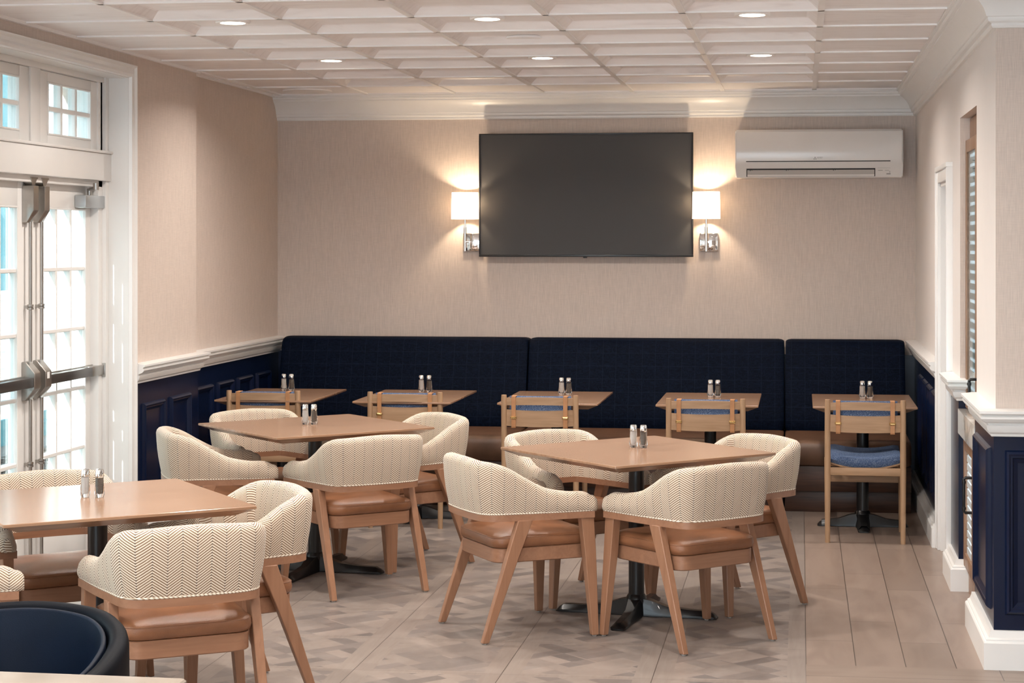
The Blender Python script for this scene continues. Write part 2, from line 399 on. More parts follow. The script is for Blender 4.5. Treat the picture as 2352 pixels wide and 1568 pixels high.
def tube(bm, pts, r, n=10, cap=True):
    pts = [Vector(p) for p in pts]; rs = []
    up = None
    for i, p in enumerate(pts):
        t = (pts[min(i+1, len(pts)-1)] - pts[max(i-1, 0)]).normalized()
        if up is None:
            up = t.orthogonal().normalized()
        up = (up - t*up.dot(t)).normalized(); s = t.cross(up)
        rr = r[i] if isinstance(r, (list, tuple)) else r
        rs.append([p + up*math.cos(2*PI*k/n)*rr + s*math.sin(2*PI*k/n)*rr for k in range(n)])
    rings(bm, rs, cap=cap)
def lathe(bm, prof, n=32, cx=0, cy=0, cap=True):
    rs = [[(cx + r*math.cos(2*PI*k/n), cy + r*math.sin(2*PI*k/n), z) for k in range(n)] for r, z in prof]
    rings(bm, rs, cap=cap)
def sweep(bm, path, prof, side=1):
    """mitred wall trim; path in plan, profile = (distance off the wall, z)"""
    P = [Vector(p) for p in path]; rs = []
    for i, p in enumerate(P):
        d0 = (p-P[i-1]).normalized() if i else None; d1 = (P[i+1]-p).normalized() if i < len(P)-1 else None
        nn = []
        for d in (d0, d1):
            if d is not None: nn.append(Vector((-d.y, d.x))*side)
        if len(nn) == 2:
            s = nn[0]+nn[1]; mdir = s/(s.dot(nn[0]))
        else: mdir = nn[0]
        rs.append([(p.x + mdir.x*d, p.y + mdir.y*d, z) for d, z in prof])
    rings(bm, rs)
def outline(pts, rad, seg=5):
    """rounded polygon outline (plan), pts counter-clockwise, rad per corner"""
    out = []; n = len(pts)
    for i in range(n):
        p = Vector(pts[i]); a = (Vector(pts[i-1])-p).normalized(); c = (Vector(pts[(i+1) % n])-p).normalized()
        r = rad[i] if isinstance(rad, (list, tuple)) else rad
        ang = a.angle(c); t = r/math.tan(ang/2)
        ctr = p + (a+c).normalized()*(r/math.sin(ang/2))
        s = p + a*t - ctr; e = p + c*t - ctr
        a0 = math.atan2(s.y, s.x); a1 = math.atan2(e.y, e.x)
        while a1 < a0 - PI: a1 += 2*PI
        while a1 > a0 + PI: a1 -= 2*PI
        for k in range(seg+1):
            q = a0 + (a1-a0)*k/seg
            out.append((ctr.x + r*math.cos(q), ctr.y + r*math.sin(q)))
    return out
def inset(pts, d):
    n = len(pts); out = []
    for i in range(n):
        a, p, c = Vector(pts[i-1]), Vector(pts[i]), Vector(pts[(i+1) % n])
        e0 = (p-a).normalized(); e1 = (c-p).normalized()
        n0 = Vector((-e0.y, e0.x)); n1 = Vector((-e1.y, e1.x)); s = n0+n1
        s = s/max(0.3, s.dot(n0))
        out.append((p.x + s.x*d, p.y + s.y*d))
    return out
def loft_outline(bm, base, levels):
    """levels = (inset, z)"""
    hx = max(abs(p[0]) for p in base); hy = (max(p[1] for p in base)-min(p[1] for p in base))/2; cy = (max(p[1] for p in base)+min(p[1] for p in base))/2
    rings(bm, [[(x*(1-d/hx), cy+(y-cy)*(1-d/hy), z) for x, y in base] for d, z in levels])
def empty(name, loc=(0, 0, 0), rz=0.0):
    o = bpy.data.objects.new(name, None); col.objects.link(o); o.location = loc; o.rotation_euler = (0, 0, rz)
    o.empty_display_size = 0.1
    return o
def tag(o, label, cat, group=None, kind=None):
    o['label'] = label; o['category'] = cat
    if group: o['group'] = group
    if kind: o['kind'] = kind
    return o
def structure(o, label=None, cat=None):
    o['kind'] = 'structure'
    if label: o['label'] = label
    if cat: o['category'] = cat
    return o
def sbox(name, m, *b, bev=0.0, parent=None):
    bm = bmesh.new(); box(bm, *b, bev=bev); return mesh_obj(name, bm, m, parent)
def copy_tree(o, parent=None):
    c = o.copy(); col.objects.link(c); c.parent = parent
    for k in [x for x in bpy.data.objects if x.parent == o]: copy_tree(k, c)
    return c
def build(name, m, fn, parent=None, **k):
    bm = bmesh.new(); fn(bm); return mesh_obj(name, bm, m, parent, **k)

# ================================================================== the room
CE = 2.697; XL, XLN, XR, YB = -3.64, -3.575, 0.764, 12.66
fl = structure(sbox('floor', M['floor'], -3.75, 4.0, -2.0, 13.0, -0.12, 0.0))
structure(sbox('wall_back', M['wallpaper'], -4.0, 1.6, YB, YB+0.15, 0, 2.95), 'beige woven wallpaper wall behind the banquette', 'wall')
DY0, DY1, DZ = 7.80, 9.565, 2.56       # door opening in the left wall
def left_wall(bm):
    box(bm, -3.98, XL, 10.70, YB, 0, 2.95)
    box(bm, -3.98, XLN, DY1, 10.70, 0, 2.95)
    box(bm, -3.98, XLN, DY0, DY1, DZ, 2.95)
    box(bm, -3.98, XLN, 6.6, DY0, 0, 2.95)
    box(bm, -3.98, XLN, -2.0, 6.6, 2.45, 2.95)
    box(bm, -3.98, XLN, -2.0, 6.6, 0, 0.5)
    for y in (-2.0, 1.2, 3.9): box(bm, -3.98, XLN, y, y+0.3, 0.5, 2.45)
structure(build('wall_left', M['wallpaper'], left_wall), 'beige papered left wall stepping out near the doors', 'wall')
AY0, AY1, AZ = 8.30, 9.15, 2.28       # cabinet alcove
OY0, OY1, OZ = 9.68, 10.30, 2.0       # doorway
def right_wall(bm):
    box(bm, XR, 1.5, OY1, YB, 0, 2.95)
    box(bm, XR, 1.0, AY1, OY0, 0, 2.95)
    box(bm, XR, 1.0, OY0, OY1, OZ, 2.95)
    box(bm, XR, 1.0, AY0, AY1, AZ, 2.95)
    box(bm, XR, 1.0, 7.5, AY0, 0, 2.95); box(bm, 1.0, 4.15, 7.5, 7.65, 0, 2.95)
    box(bm, 0.93, 1.0, OY0, OY1, 0, 2.3)
def front_wall(bm):  # unseen; openings and solid part shaped for the light they let in
    box(bm, -3.98, 4.15, -2.15, -2.0, 2.55, 2.95); box(bm, -3.98, 4.15, -2.15, -2.0, 0, 0.3)
    for x in (-3.98, -1.5): box(bm, x, x+0.2, -2.15, -2.0, 0.3, 2.55)
    box(bm, 0.4, 4.15, -2.15, -2.0, 0.3, 2.55)
structure(build('wall_front', M['wallpaper'], front_wall), 'unseen papered wall behind the camera, openings shaped to light the room', 'wall')
structure(sbox('wall_side', M['wallpaper'], 4.0, 4.15, -2.15, 7.6, 0, 2.95), 'unseen papered side wall of the wider room part, added to shape the light', 'wall')  # unseen, added to shut out side light and give bounce
M['pale_paint'] = plain('pale_wall_paint', (0.76, 0.71, 0.68), 0.6, var=0.01)
rw = build('wall_right', [M['wallpaper'], M['pale_paint']], right_wall, smooth=False)
for p in rw.data.polygons:
    if p.normal.x < -0.9 and p.center.x < XR+0.01: p.material_index = 1
structure(rw, 'right wall, pale on its long side and papered at its near end', 'wall')

# --- ceiling with coffered panels
GX0, GY0, G = -3.5715, 8.2157, 0.61
def ceiling(bm):
    box(bm, -4.0, 4.0, -2.0, 13.0, 2.80, 2.95)
    z = CE + 0.004
    for i in range(-1, 12):
        for k in range(-17, 8):
            x0 = max(GX0 + i*G, -3.66); x1 = min(GX0 + (i+1)*G, 4.0); y0 = max(GY0 + k*G, -2.0); y1 = GY0 + (k+1)*G
            if k == 7: y1 = YB + 0.02
            if x1 <= x0 or y1 <= y0: continue
            if 1 <= i <= 5 and k <= 5:
                a = 0.016; c = 0.062; h = 0.034
                R = [[(x0, y0, z), (x1, y0, z), (x1, y1, z), (x0, y1, z)]]
                R.append([(x0+a, y0+a, z), (x1-a, y0+a, z), (x1-a, y1-a, z), (x0+a, y1-a, z)])
                R.append([(x0+c-0.010, y0+c-0.010, z+h-0.004), (x1-c+0.010, y0+c-0.010, z+h-0.004), (x1-c+0.010, y1-c+0.010, z+h-0.004), (x0+c-0.010, y1-c+0.010, z+h-0.004)])
                R.append([(x0+c, y0+c, z+h), (x1-c, y0+c, z+h), (x1-c, y1-c, z+h), (x0+c, y1-c, z+h)])
                V, F = rings(bm, R, cap=False); bm.faces.new(V[-1])
            else:
                bm.faces.new([bm.verts.new(p) for p in ((x0, y0, z), (x1, y0, z), (x1, y1, z), (x0, y1, z))])
co = build('ceiling', M['ceil_tile'], ceiling, smooth=False)
structure(co, 'whitewashed coffered panel ceiling', 'ceiling')
def grid(bm):
    for i in range(0, 12):
        x = GX0 + i*G
        if x > 3.9: continue
        box(bm, x-0.0145, x+0.0145, -2.0, YB, CE-0.004, CE+0.006)
    for k in range(-16, 8):
        y = GY0 + k*G
        box(bm, -3.64, 3.9, y-0.011, y+0.011, CE-0.004, CE+0.0065)
    box(bm, XL, XL+0.02, 10.7, YB, CE-0.012, CE+0.006); box(bm, XLN, XLN+0.02, -2, 10.72, CE-0.012, CE+0.006)
structure(build('trim_1', M['tbar'], grid), 'white metal ceiling grid between the panels', 'ceiling grid')

# --- crown, chair rail, baseboard profiles
crown = [(0, 2.527), (0.014, 2.527), (0.018, 2.535), (0.018, 2.545), (0.030, 2.552), (0.034, 2.562), (0.034, 2.568), (0.040, 2.572),
         (0.044, 2.585), (0.052, 2.602), (0.066, 2.622), (0.086, 2.641), (0.104, 2.652), (0.108, 2.655), (0.108, 2.662), (0.120, 2.668), (0.124, 2.676), (0.124, 2.682), (0.134, 2.686), (0.134, 2.7), (0, 2.7)]
rail = [(0, 0.915), (0.018, 0.915), (0.020, 0.925), (0.030, 0.932), (0.036, 0.945), (0.038, 0.958), (0.030, 0.963), (0.034, 0.968), (0.052, 0.975), (0.062, 0.987), (0.062, 0.996), (0.055, 0.999), (0.060, 1.004), (0.068, 1.008), (0.068, 1.018), (0.02, 1.024), (0, 1.024)]
base = [(0, 0), (0.050, 0), (0.050, 0.105), (0.046, 0.110), (0.040, 0.112), (0.040, 0.118), (0.030, 0.124), (0.024, 0.138), (0.022, 0.150), (0, 0.150)]
structure(build('trim_2', M['white'], lambda bm: sweep(bm, [(4.0, 7.5), (XR, 7.5), (XR, YB), (XL, YB)], crown, 1), ang=0.4), 'white crown moulding around the ceiling', 'crown moulding')
def railz(bm):
    sweep(bm, [(4.0, 7.5), (XR, 7.5), (XR, AY0)], rail, 1)
    sweep(bm, [(0.83, AY1), (XR, AY1), (XR, 9.59)], rail, 1)
    sweep(bm, [(XR, 10.39), (XR, YB)], rail, 1)
    sweep(bm, [(XL, YB), (XL, 10.70), (XLN, 10.70), (XLN, 9.64)], rail, 1)
structure(build('trim_3', M['white'], railz, ang=0.4), 'white chair rail moulding above the navy panelling', 'chair rail')
def basez(bm):
    sweep(bm, [(4.0, 7.5), (XR, 7.5), (XR, AY0)], base, 1)
    sweep(bm, [(0.82, AY1), (XR, AY1), (XR, 9.60)], base, 1)
    sweep(bm, [(XR, 10.38), (XR, YB)], base, 1)
structure(build('baseboard_right', M['white'], basez, ang=0.4), 'white stepped baseboard along the right wall', 'baseboard')
def basel(bm):
    sweep(bm, [(XL, YB), (XL, 10.70), (XLN, 10.70), (XLN, 9.64)], base, 1)
    sweep(bm, [(XLN, 7.72), (XLN, -2.0)], base, 1)
structure(build('baseboard_left', M['white'], basel, ang=0.4), 'white baseboard along the left wall', 'baseboard')
# --- navy wainscot: flat skin plus raised picture-frame mouldings
def frame_mould(bm, plane, c, a0, a1, z0, z1, sgn, w=0.045):
    """moulding frame on the plane x=c or y=c; sgn = direction into the room"""
    prof = [(0, 0), (0.006, 0.012), (0.014, 0.020), (0.022, 0.014), (0.028, 0.014), (0.034, 0.008), (w, 0.0)]
    rs = []
    for (sx, sz) in ((0, 0), (1, 0), (1, 1), (0, 1)):
        r = []
        for d, h in prof:
            a = (a0 + d) if sx == 0 else (a1 - d); z = (z0 + d) if sz == 0 else (z1 - d)
            p = c + sgn*h
            r.append((p, a, z) if plane == 'x' else (a, p, z))
        rs.append(r)
    V = [[bm.verts.new(p) for p in r] for r in rs]
    for i in range(4):
        A, B = V[i], V[(i+1) % 4]
        for j in range(len(prof)-1): bm.faces.new((A[j], A[j+1], B[j+1], B[j]))
WT = 0.008
def wains_left(bm):
    box(bm, XL-0.02, XL+WT, 10.70, YB, 0, 0.92); box(bm, XLN-0.02, XLN+WT, 9.64, 10.70+WT, 0, 0.92)
    for y0, y1 in ((9.76, 10.10), (10.20, 10.55)): frame_mould(bm, 'x', XLN+WT, y0, y1, 0.23, 0.80, 1)
    y = 10.84
    while y < 12.5:
        frame_mould(bm, 'x', XL+WT, y, y+0.33, 0.23, 0.80, 1); y += 0.42
structure(build('trim_4', M['navy_paint'], wains_left, ang=0.3), 'navy panelled wainscot on the left wall', 'wainscot')
def wains_right(bm):
    box(bm, XR-WT, XR+0.02, 10.385, YB, 0, 0.92)
    for y0, y1 in ((10.47, 10.80), (10.88, 11.21), (11.29, 11.62), (11.70, 12.03)): frame_mould(bm, 'x', XR-WT, y0, y1, 0.23, 0.84, -1)
    box(bm, XR-WT, XR+0.02, AY1+0.0005, 9.595, 0, 0.92); box(bm, XR-WT-0.0004, 0.83, AY1-WT, AY1+0.0003, 0, 0.921)
    box(bm, XR-WT, XR+0.02, 7.5+0.0005, AY0, 0, 0.92); box(bm, XR-WT-0.0004, 4.0, 7.5-WT, 7.5+0.0003, 0, 0.921)
    frame_mould(bm, 'x', XR-WT, 7.60, 8.20, 0.21, 0.86, -1)
    for k in range(4): frame_mould(bm, 'y', 7.5-WT, XR+0.035+k*0.8, XR+0.035+k*0.8+0.68, 0.21, 0.86, -1, 0.05)
structure(sbox('trim_6', M['navy_paint'], XL, XR, YB-0.008, YB+0.01, 0, 0.92), 'navy panel behind the banquette', 'wainscot')
structure(build('trim_5', M['navy_paint'], wains_right, ang=0.3), 'navy panelled wainscot on the right wall and wall end', 'wainscot')

# --- doorway in the right wall
dr = empty('door_3', (XR, 9.99, 0)); structure(dr, 'white panelled door in a white casing on the right wall', 'door')
def casing_r(bm):
    for y0, y1 in ((OY1, OY1+0.085), (OY0-0.085, OY0)):
        box(bm, -0.026, 0.05, y0-9.99, y1-9.99, 0, OZ+0.085, 0.004)
    for y0, y1 in ((OY1+0.06, OY1+0.086), (OY0-0.086, OY0-0.06)):
        box(bm, -0.034, 0.02, y0-9.99, y1-9.99, 0, OZ+0.0615, 0.004)
    box(bm, -0.025, 0.049, OY0-9.99+0.001, OY1-9.99-0.001, OZ+0.001, OZ+0.084, 0.003)
    box(bm, -0.035, 0.021, OY0-9.99-0.087, OY1-9.99+0.087, OZ+0.062, OZ+0.088, 0.004)
build('casing', M['white'], casing_r, dr)
def jamb_r(bm):
    box(bm, -0.01, 0.16, OY1-9.99-0.02, OY1-9.99+0.002, 0, OZ); box(bm, -0.01, 0.16, OY0-9.99-0.002, OY0-9.99+0.02, 0, OZ); box(bm, -0.01, 0.16, OY0-9.99, OY1-9.99, OZ-0.02, OZ+0.002)
build('jamb', M['white'], jamb_r, dr)
def slab_r(bm):
    box(bm, 0.06, 0.10, OY0-9.99+0.022, OY1-9.99-0.022, 0.006, OZ-0.022, 0.002)
    frame_mould(bm, 'x', 0.06, -0.19, 0.19, 0.25, 0.85, -1, 0.04); frame_mould(bm, 'x', 0.06, -0.19, 0.19, 1.05, 1.85, -1, 0.04)
build('door_leaf', M['white'], slab_r, dr)

# --- left doors: casing, reveals, transom, two leaves
XD = -3.70
st = empty('door_1', (XD, 8.615, 0)); structure(st, 'white double french doors frame with transom in the left wall', 'door frame')
def lc(bm):      # casing on the room face, local to (XD, 8.615)
    X0 = XLN - XD
    prof = [(0, 0), (0.008, 0.022), (0.03, 0.024), (0.05, 0.016), (0.075, 0.018), (0.09, 0.030), (0.10, 0.030), (0.10, 0.0)]
    path = [(DY1-8.615, 0), (DY1-8.615, DZ), (DY0-8.615, DZ), (DY0-8.615, 0)]
    rs = []
    for i, (y, z) in enumerate(path):
        oy = 1 if y > 0 else -1; oz = 1 if z > 0 else 0
        rs.append([(X0 + h, y + oy*d*0.68, z + oz*d*0.68) for d, h in prof])
    rings(bm, rs)
build('casing', M['white'], lc, st, ang=0.4)
def reveal(bm):
    a, b_ = DY0-8.615, DY1-8.615
    box(bm, -0.20, 0.13, b_-0.002, b_+0.012, 0, DZ); box(bm, -0.20, 0.13, a-0.012, a+0.002, 0, DZ); box(bm, -0.20, 0.13, a, b_, DZ-0.002, DZ+0.012)
build('reveal', M['white'], reveal, st)
def dframe(bm):
    a, b_ = DY0-8.615, DY1-8.615
    for y0, y1 in ((b_-0.045, b_), (a, a+0.045)):
        box(bm, -0.12, 0.02, y0, y1, 0, DZ, 0.003); 
    for y0, y1 in ((b_-0.098, b_-0.04), (a+0.04, a+0.098), (-0.02, 0.095), (0.88, 0.952)):
        box(bm, -0.12, -0.0, y0, y1, 0 if y0 not in (-0.02, 0.88) else 2.15, DZ, 0.003)
    box(bm, -0.12, 0.035, a, b_, 2.005, 2.150, 0.005)         # transom bar
    box(bm, -0.12, 0.045, a, b_, 2.15, 2.165, 0.004)
    box(bm, -0.12, 0.0, a+0.04, b_-0.04, 1.972, 2.01, 0.002)
    box(bm, -0.12, 0.01, a, b_, 2.53, DZ, 0.003)
build('frame', M['white'], dframe, st)
def sash(name, y0, y1, z0, z1, sy, sz_b, sz_t, cols, rows, X0, X1, parent, mun=0.022):
    """glazed sash in local coordinates"""
    def f(bm):
        box(bm, X0, X1, y0, y0+sy, z0, z1, 0.003); box(bm, X0, X1, y1-sy, y1, z0, z1, 0.003)
        box(bm, X0+0.001, X1-0.001, y0+sy, y1-sy, z0, z0+sz_b, 0.002); box(bm, X0+0.001, X1-0.001, y0+sy, y1-sy, z1-sz_t, z1, 0.002)
        gy0, gy1, gz0, gz1 = y0+sy, y1-sy, z0+sz_b, z1-sz_t
        for c in range(1, cols):
            y = gy0 + (gy1-gy0)*c/cols; box(bm, X0+0.004, X1-0.004, y-mun/2, y+mun/2, gz0, gz1, 0.004, 1)
        for r in range(1, rows):
            z = gz0 + (gz1-gz0)*r/rows; box(bm, X0+0.003, X1-0.003, gy0, gy1, z-mun/2, z+mun/2, 0.004, 1)
        # glazing bead
        for (a, b_, c, d) in ((gy0, gy0+0.010, gz0, gz1), (gy1-0.010, gy1, gz0, gz1)): box(bm, X1-0.016, X1+0.004, a, b_, c, d, 0.003, 1)
        for (a, b_, c, d) in ((gy0, gy1, gz0, gz0+0.010), (gy0, gy1, gz1-0.010, gz1)): box(bm, X1-0.016, X1+0.0035, a, b_, c, d, 0.003, 1)
    o = build(name, M['white'], f, parent)
    xm = (X0+X1)/2
    p = sbox('pane', M['pane'], xm-0.003, xm+0.003, y0+sy-0.005, y1-sy+0.005, z0+sz_b-0.005, z1-sz_t+0.005, parent=o)
    return o
for nm, y0, y1 in (('transom_sash', -0.81, -0.015), ('transom_sash', 0.09, 0.885)):
    sash(nm, y0, y1, 2.168, 2.528, 0.115, 0.045, 0.05, 3, 2, -0.06, -0.01, st, 0.024)
def leaf(y0, y1, hinge):
    e = empty('french_door', (XD-0.045, 8.69, 0))
    o = sash('leaf_frame', y0, y1, 0.012, 1.98, 0.145, 0.28, 0.125, 3, 5, -0.050, 0.0, e)
    ym = y1 if hinge == -1 else y0       # meeting edge
    s = -1 if hinge == -1 else 1         # direction away from the meeting edge
    yc = ym + s*0.065
    def bodyf(bm):   # centre case of the panic device
        a, b_ = yc-0.036, yc+0.036
        prof = [(0.91, 0.0), (0.91, 0.02), (0.97, 0.068), (1.045, 0.068), (1.10, 0.02), (1.10, 0.0)]
        rings(bm, [[(h, a, z) for z, h in prof], [(h, b_, z) for z, h in prof]])
        bmesh.ops.bevel(bm, geom=bm.edges[:], offset=0.003, segments=1, affect='EDGES')
    build('latch_case', M['steel'], bodyf, e)
    def lf(bm):
        a, b_ = yc-0.030, yc+0.030
        prof = [(1.775, 0.0), (1.775, 0.025), (1.835, 0.060), (1.955, 0.060), (1.955, 0.0)]
        rings(bm, [[(h, a, z) for z, h in prof], [(h, b_, z) for z, h in prof]])
        bmesh.ops.bevel(bm, geom=bm.edges[:], offset=0.002, segments=1, affect='EDGES')
    build('top_latch', M['steel'], lf, e)
    def strike(bm):
        box(bm, 0.0, 0.05, yc-0.04, yc+0.045, 1.988, 1.996); hexa(bm, [(0.01, yc-0.012, 1.955), (0.045, yc-0.012, 1.955), (0.045, yc+0.015, 1.955), (0.01, yc+0.015, 1.955)], [(0.0, yc-0.035, 1.989), (0.05, yc-0.035, 1.989), (0.05, yc+0.035, 1.989), (0.0, yc+0.035, 1.989)])
    build('strike', M['steel'], strike, e)
    def rod(bm):
        tube(bm, [(0.030, yc, 1.10), (0.030, yc, 1.78)], 0.0085, 12); tube(bm, [(0.030, yc, 0.06), (0.030, yc, 0.915)], 0.0085, 12)
    build('vertical_rod', M['steel'], rod, e)
    for z in (1.365, 0.60): build('rod_guide', M['steel'], lambda bm: (lathe(bm, [(0.008, z-0.014), (0.015, z-0.012), (0.015, z-0.002), (0.011, z), (0.015, z+0.002), (0.015, z+0.012), (0.008, z+0.014)], 14, 0.030, yc), box(bm, 0, 0.03, yc-0.008, yc+0.008, z-0.008, z+0.008)), e)
    build('bottom_latch', M['steel'], lambda bm: box(bm, 0, 0.045, yc-0.022, yc+0.022, 0.02, 0.13, 0.004), e)
    ybar0 = yc + s*0.03; ybar1 = (y0+0.07) if s == -1 else (y1-0.03)
    ymid = ybar1 - s*0.17
    build('push_bar', M['dark_steel'], lambda bm: box(bm, 0.018, 0.060, ybar0, ymid, 0.976, 1.024, 0.004), e)
    build('bar_end', M['steel'], lambda bm: (box(bm, 0.012, 0.058, ymid, ybar1, 0.974, 1.026, 0.003), box(bm, 0.0, 0.064, ybar1-0.006, ybar1+0.006, 0.962, 1.036, 0.002), box(bm, 0.0, 0.014, ybar0, ybar1, 0.970, 1.030, 0.002)), e)
    def closer(bm):
        ya = (y1-0.30) if s == 1 else (y0+0.06)
        box(bm, 0.0, 0.06, ya, ya+0.27, 1.86, 1.925, 0.004, 2)
    build('closer_body', M['silver'], closer, e)
    def arm(bm):
        ya = (y1-0.30) if s == 1 else (y0+0.06); yo = ya+0.13
        tube(bm, [(0.03, yo, 1.92), (0.03, yo, 1.962)], 0.013, 12)
        hexa(bm, [(0.02, yo-0.01, 1.950), (0.04, yo-0.01, 1.950), (0.14, yo-0.16, 1.957), (0.12, yo-0.17, 1.957)], [(0.02, yo-0.01, 1.960), (0.04, yo-0.01, 1.960), (0.14, yo-0.16, 1.967), (0.12, yo-0.17, 1.967)])
        tube(bm, [(0.13, yo-0.165, 1.950), (0.13, yo-0.165, 1.985)], 0.015, 12)
        hexa(bm, [(0.12, yo-0.17, 1.968), (0.14, yo-0.16, 1.968), (0.03, yo+0.13, 1.975), (0.01, yo+0.13, 1.975)], [(0.12, yo-0.17, 1.976), (0.14, yo-0.16, 1.976), (0.03, yo+0.13, 1.983), (0.01, yo+0.13, 1.983)])
        tube(bm, [(0.02, yo+0.13, 1.965), (0.02, yo+0.13, 1.990)], 0.013, 12)
        box(bm, 0.0, 0.035, yo+0.06, yo+0.16, 1.985, 2.003, 0.002)
    build('closer_arm', M['steel'], arm, e)
    return e
lfB = leaf(0.002, 0.86, 1); structure(lfB); lfB.name = 'door_2'
lfB['label'] = 'right leaf of white glazed french doors, beside the papered wall'; lfB['category'] = 'door'
lfA = leaf(-0.86, -0.002, -1); structure(lfA); lfA.name = 'door_4'
lfA['label'] = 'left leaf of white glazed french doors, cut off by the photo edge'; lfA['category'] = 'door'
# small sticker on the right latch case
sbox('label_sticker', M['white'], 0.0682, 0.0688, 0.045, 0.075, 1.010, 1.042, parent=lfB)

# unseen windows along the left wall (beside the camera), added to bring in daylight
for i, (y0, y1) in enumerate(((-1.7, 1.2), (1.5, 3.9), (4.2, 6.6))):
    w = empty('window_%d' % (i+1), (-3.74, (y0+y1)/2, 0)); structure(w, 'unseen white gridded window in the left wall, added for daylight', 'window')
    h = (y1-y0)/2
    sash('window_sash', -h, -0.01, 0.5, 2.45, 0.07, 0.07, 0.07, 3, 4, -0.05, 0, w); sash('window_sash', 0.01, h, 0.5, 2.45, 0.07, 0.07, 0.07, 3, 4, -0.05, 0, w)

# ================================================================== cabinets in the alcove
def alcove():
    e = empty('casement_unit', (0.81, 8.725, 0.88)); tag(e, 'tall wood framed glazed unit with white slat blind in the right wall alcove', 'window')
    H = 1.395; a, b_ = -0.42, 0.42
    build('body', M['cab_wood'], lambda bm: (box(bm, 0.0, 0.12, a, a+0.02, 0, H), box(bm, 0.0, 0.12, b_-0.02, b_, 0, H), box(bm, 0, 0.12, a+0.02, b_-0.02, H-0.10, H), box(bm, 0, 0.12, a+0.02, b_-0.02, 0, 0.02)), e)
    for y0, y1, hy in ((a+0.004, -0.128, -0.175), (-0.122, b_-0.004, None)):
        def f(bm):
            box(bm, -0.022, -0.001, y0, y0+0.045, 0.004, H-0.105, 0.002); box(bm, -0.022, -0.001, y1-0.045, y1, 0.004, H-0.105, 0.002)
            box(bm, -0.021, -0.002, y0+0.045, y1-0.045, 0.004, 0.06, 0.002); box(bm, -0.021, -0.002, y0+0.045, y1-0.045, H-0.165, H-0.105, 0.002)
        d = build('door', M['cab_wood'], f, e)
        sbox('pane', M['pane'], -0.0165, -0.0135, y0+0.04, y1-0.04, 0.05, H-0.155, parent=d)
        def hd(bm):
            tube(bm, [(-0.022, hy, 0.065), (-0.05, hy, 0.065), (-0.056, hy, 0.071), (-0.056, hy, 0.175), (-0.05, hy, 0.181), (-0.022, hy, 0.181)], 0.007, 10)
            for z in (0.085, 0.16): lathe(bm, [(0.0095, z-0.006), (0.0095, z+0.006)], 12, -0.056, hy)
        if hy is not None: build('handle', M['black_iron'], hd, d)
        def sl(bm):
            z = 0.07
            while z < H-0.17:
                box(bm, -0.0085, -0.005, y0+0.045, y1-0.045, z, z+0.030); z += 0.046
        build('slat_blind', M['slat'], sl, e)
        sbox('blind_daylight_sheet', M['daylight_sheet'], -0.0045, -0.002, y0+0.04, y1-0.04, 0.05, H-0.155, parent=e)  # added sheet, makes the gaps between slats read as bright daylight
    l = empty('base_cabinet', (0.80, 8.725, 0)); tag(l, 'wooden base cabinet under the stone counter in the right wall alcove', 'cabinet')
    build('body', M['cab_wood'], lambda bm: (box(bm, 0.0, 0.2, a, b_, 0.0, 0.12), box(bm, 0.0, 0.2, a, a+0.02, 0.12, 0.755), box(bm, 0.0, 0.2, b_-0.02, b_, 0.12, 0.755), box(bm, 0.0, 0.2, a+0.02, b_-0.02, 0.70, 0.755)), l)
    for y0, y1, hy in ((a+0.004, -0.083, None), (-0.077, b_-0.004, -0.045)):
        def f(bm):
            box(bm, -0.022, -0.001, y0, y0+0.06, 0.125, 0.75, 0.002); box(bm, -0.022, -0.001, y1-0.06, y1, 0.125, 0.75, 0.002)
            box(bm, -0.021, -0.002, y0+0.06, y1-0.06, 0.125, 0.19, 0.002); box(bm, -0.021, -0.002, y0+0.06, y1-0.06, 0.685, 0.75, 0.002)
        d = build('door', M['cab_wood'], f, l)
        def sl(bm):
            z = 0.19
            while z < 0.68: box(bm, -0.010, -0.006, y0+0.06, y1-0.06, z, z+0.030); z += 0.040
        build('louver_panel', M['slat'], sl, l)
        sbox('louver_daylight_sheet', M['daylight_sheet'], -0.0055, -0.003, y0+0.05, y1-0.05, 0.18, 0.70, parent=l)  # added sheet, gives the louver gaps the same daylight brightness
        def hd(bm):
            tube(bm, [(-0.022, hy, 0.44), (-0.052, hy, 0.44), (-0.058, hy, 0.446), (-0.058, hy, 0.594), (-0.052, hy, 0.60), (-0.022, hy, 0.60)], 0.007, 10)
            for z in (0.46, 0.58): lathe(bm, [(0.0095, z-0.006), (0.0095, z+0.006)], 12, -0.058, hy)
        if hy is not None: build('handle', M['black_iron'], hd, d)
    c = build('stone_counter', M['counter'], lambda bm: box(bm, 0.752, 1.08, 8.305, 9.138, 0.758, 0.878, 0.003))
    tag(c, 'veined white stone counter slab between the two alcove cabinets', 'counter')
alcove()

# ================================================================== ceiling fixtures
def downlight(x, y, label):
    e = empty('ceiling_downlight', (x, y, CE+0.034)); tag(e, label, 'ceiling light', 'recessed round ceiling downlights')
    build('trim_ring', M['tbar'], lambda bm: lathe(bm, [(0.082, 0.004), (0.082, -0.006), (0.078, -0.010), (0.060, -0.008), (0.058, 0.002)], 40, cap=False), e)
    build('lens', M['lamp_disc'], lambda bm: lathe(bm, [(0.059, 0.003), (0.0585, -0.004), (0.03, -0.005)], 32), e)
    ld = bpy.data.lights.new('downlight_lamp', 'AREA'); ld.shape = 'DISK'; ld.size = 0.11; ld.energy = DOWN_W; ld.color = (1.0, 0.92, 0.84); ld.spread = 2.65
    lo = bpy.data.objects.new('downlight_lamp', ld); col.objects.link(lo); lo.parent = e; lo.location = (0, 0, -0.014)
    return e
names = {0: 'left', 1: 'middle', 2: 'right'}
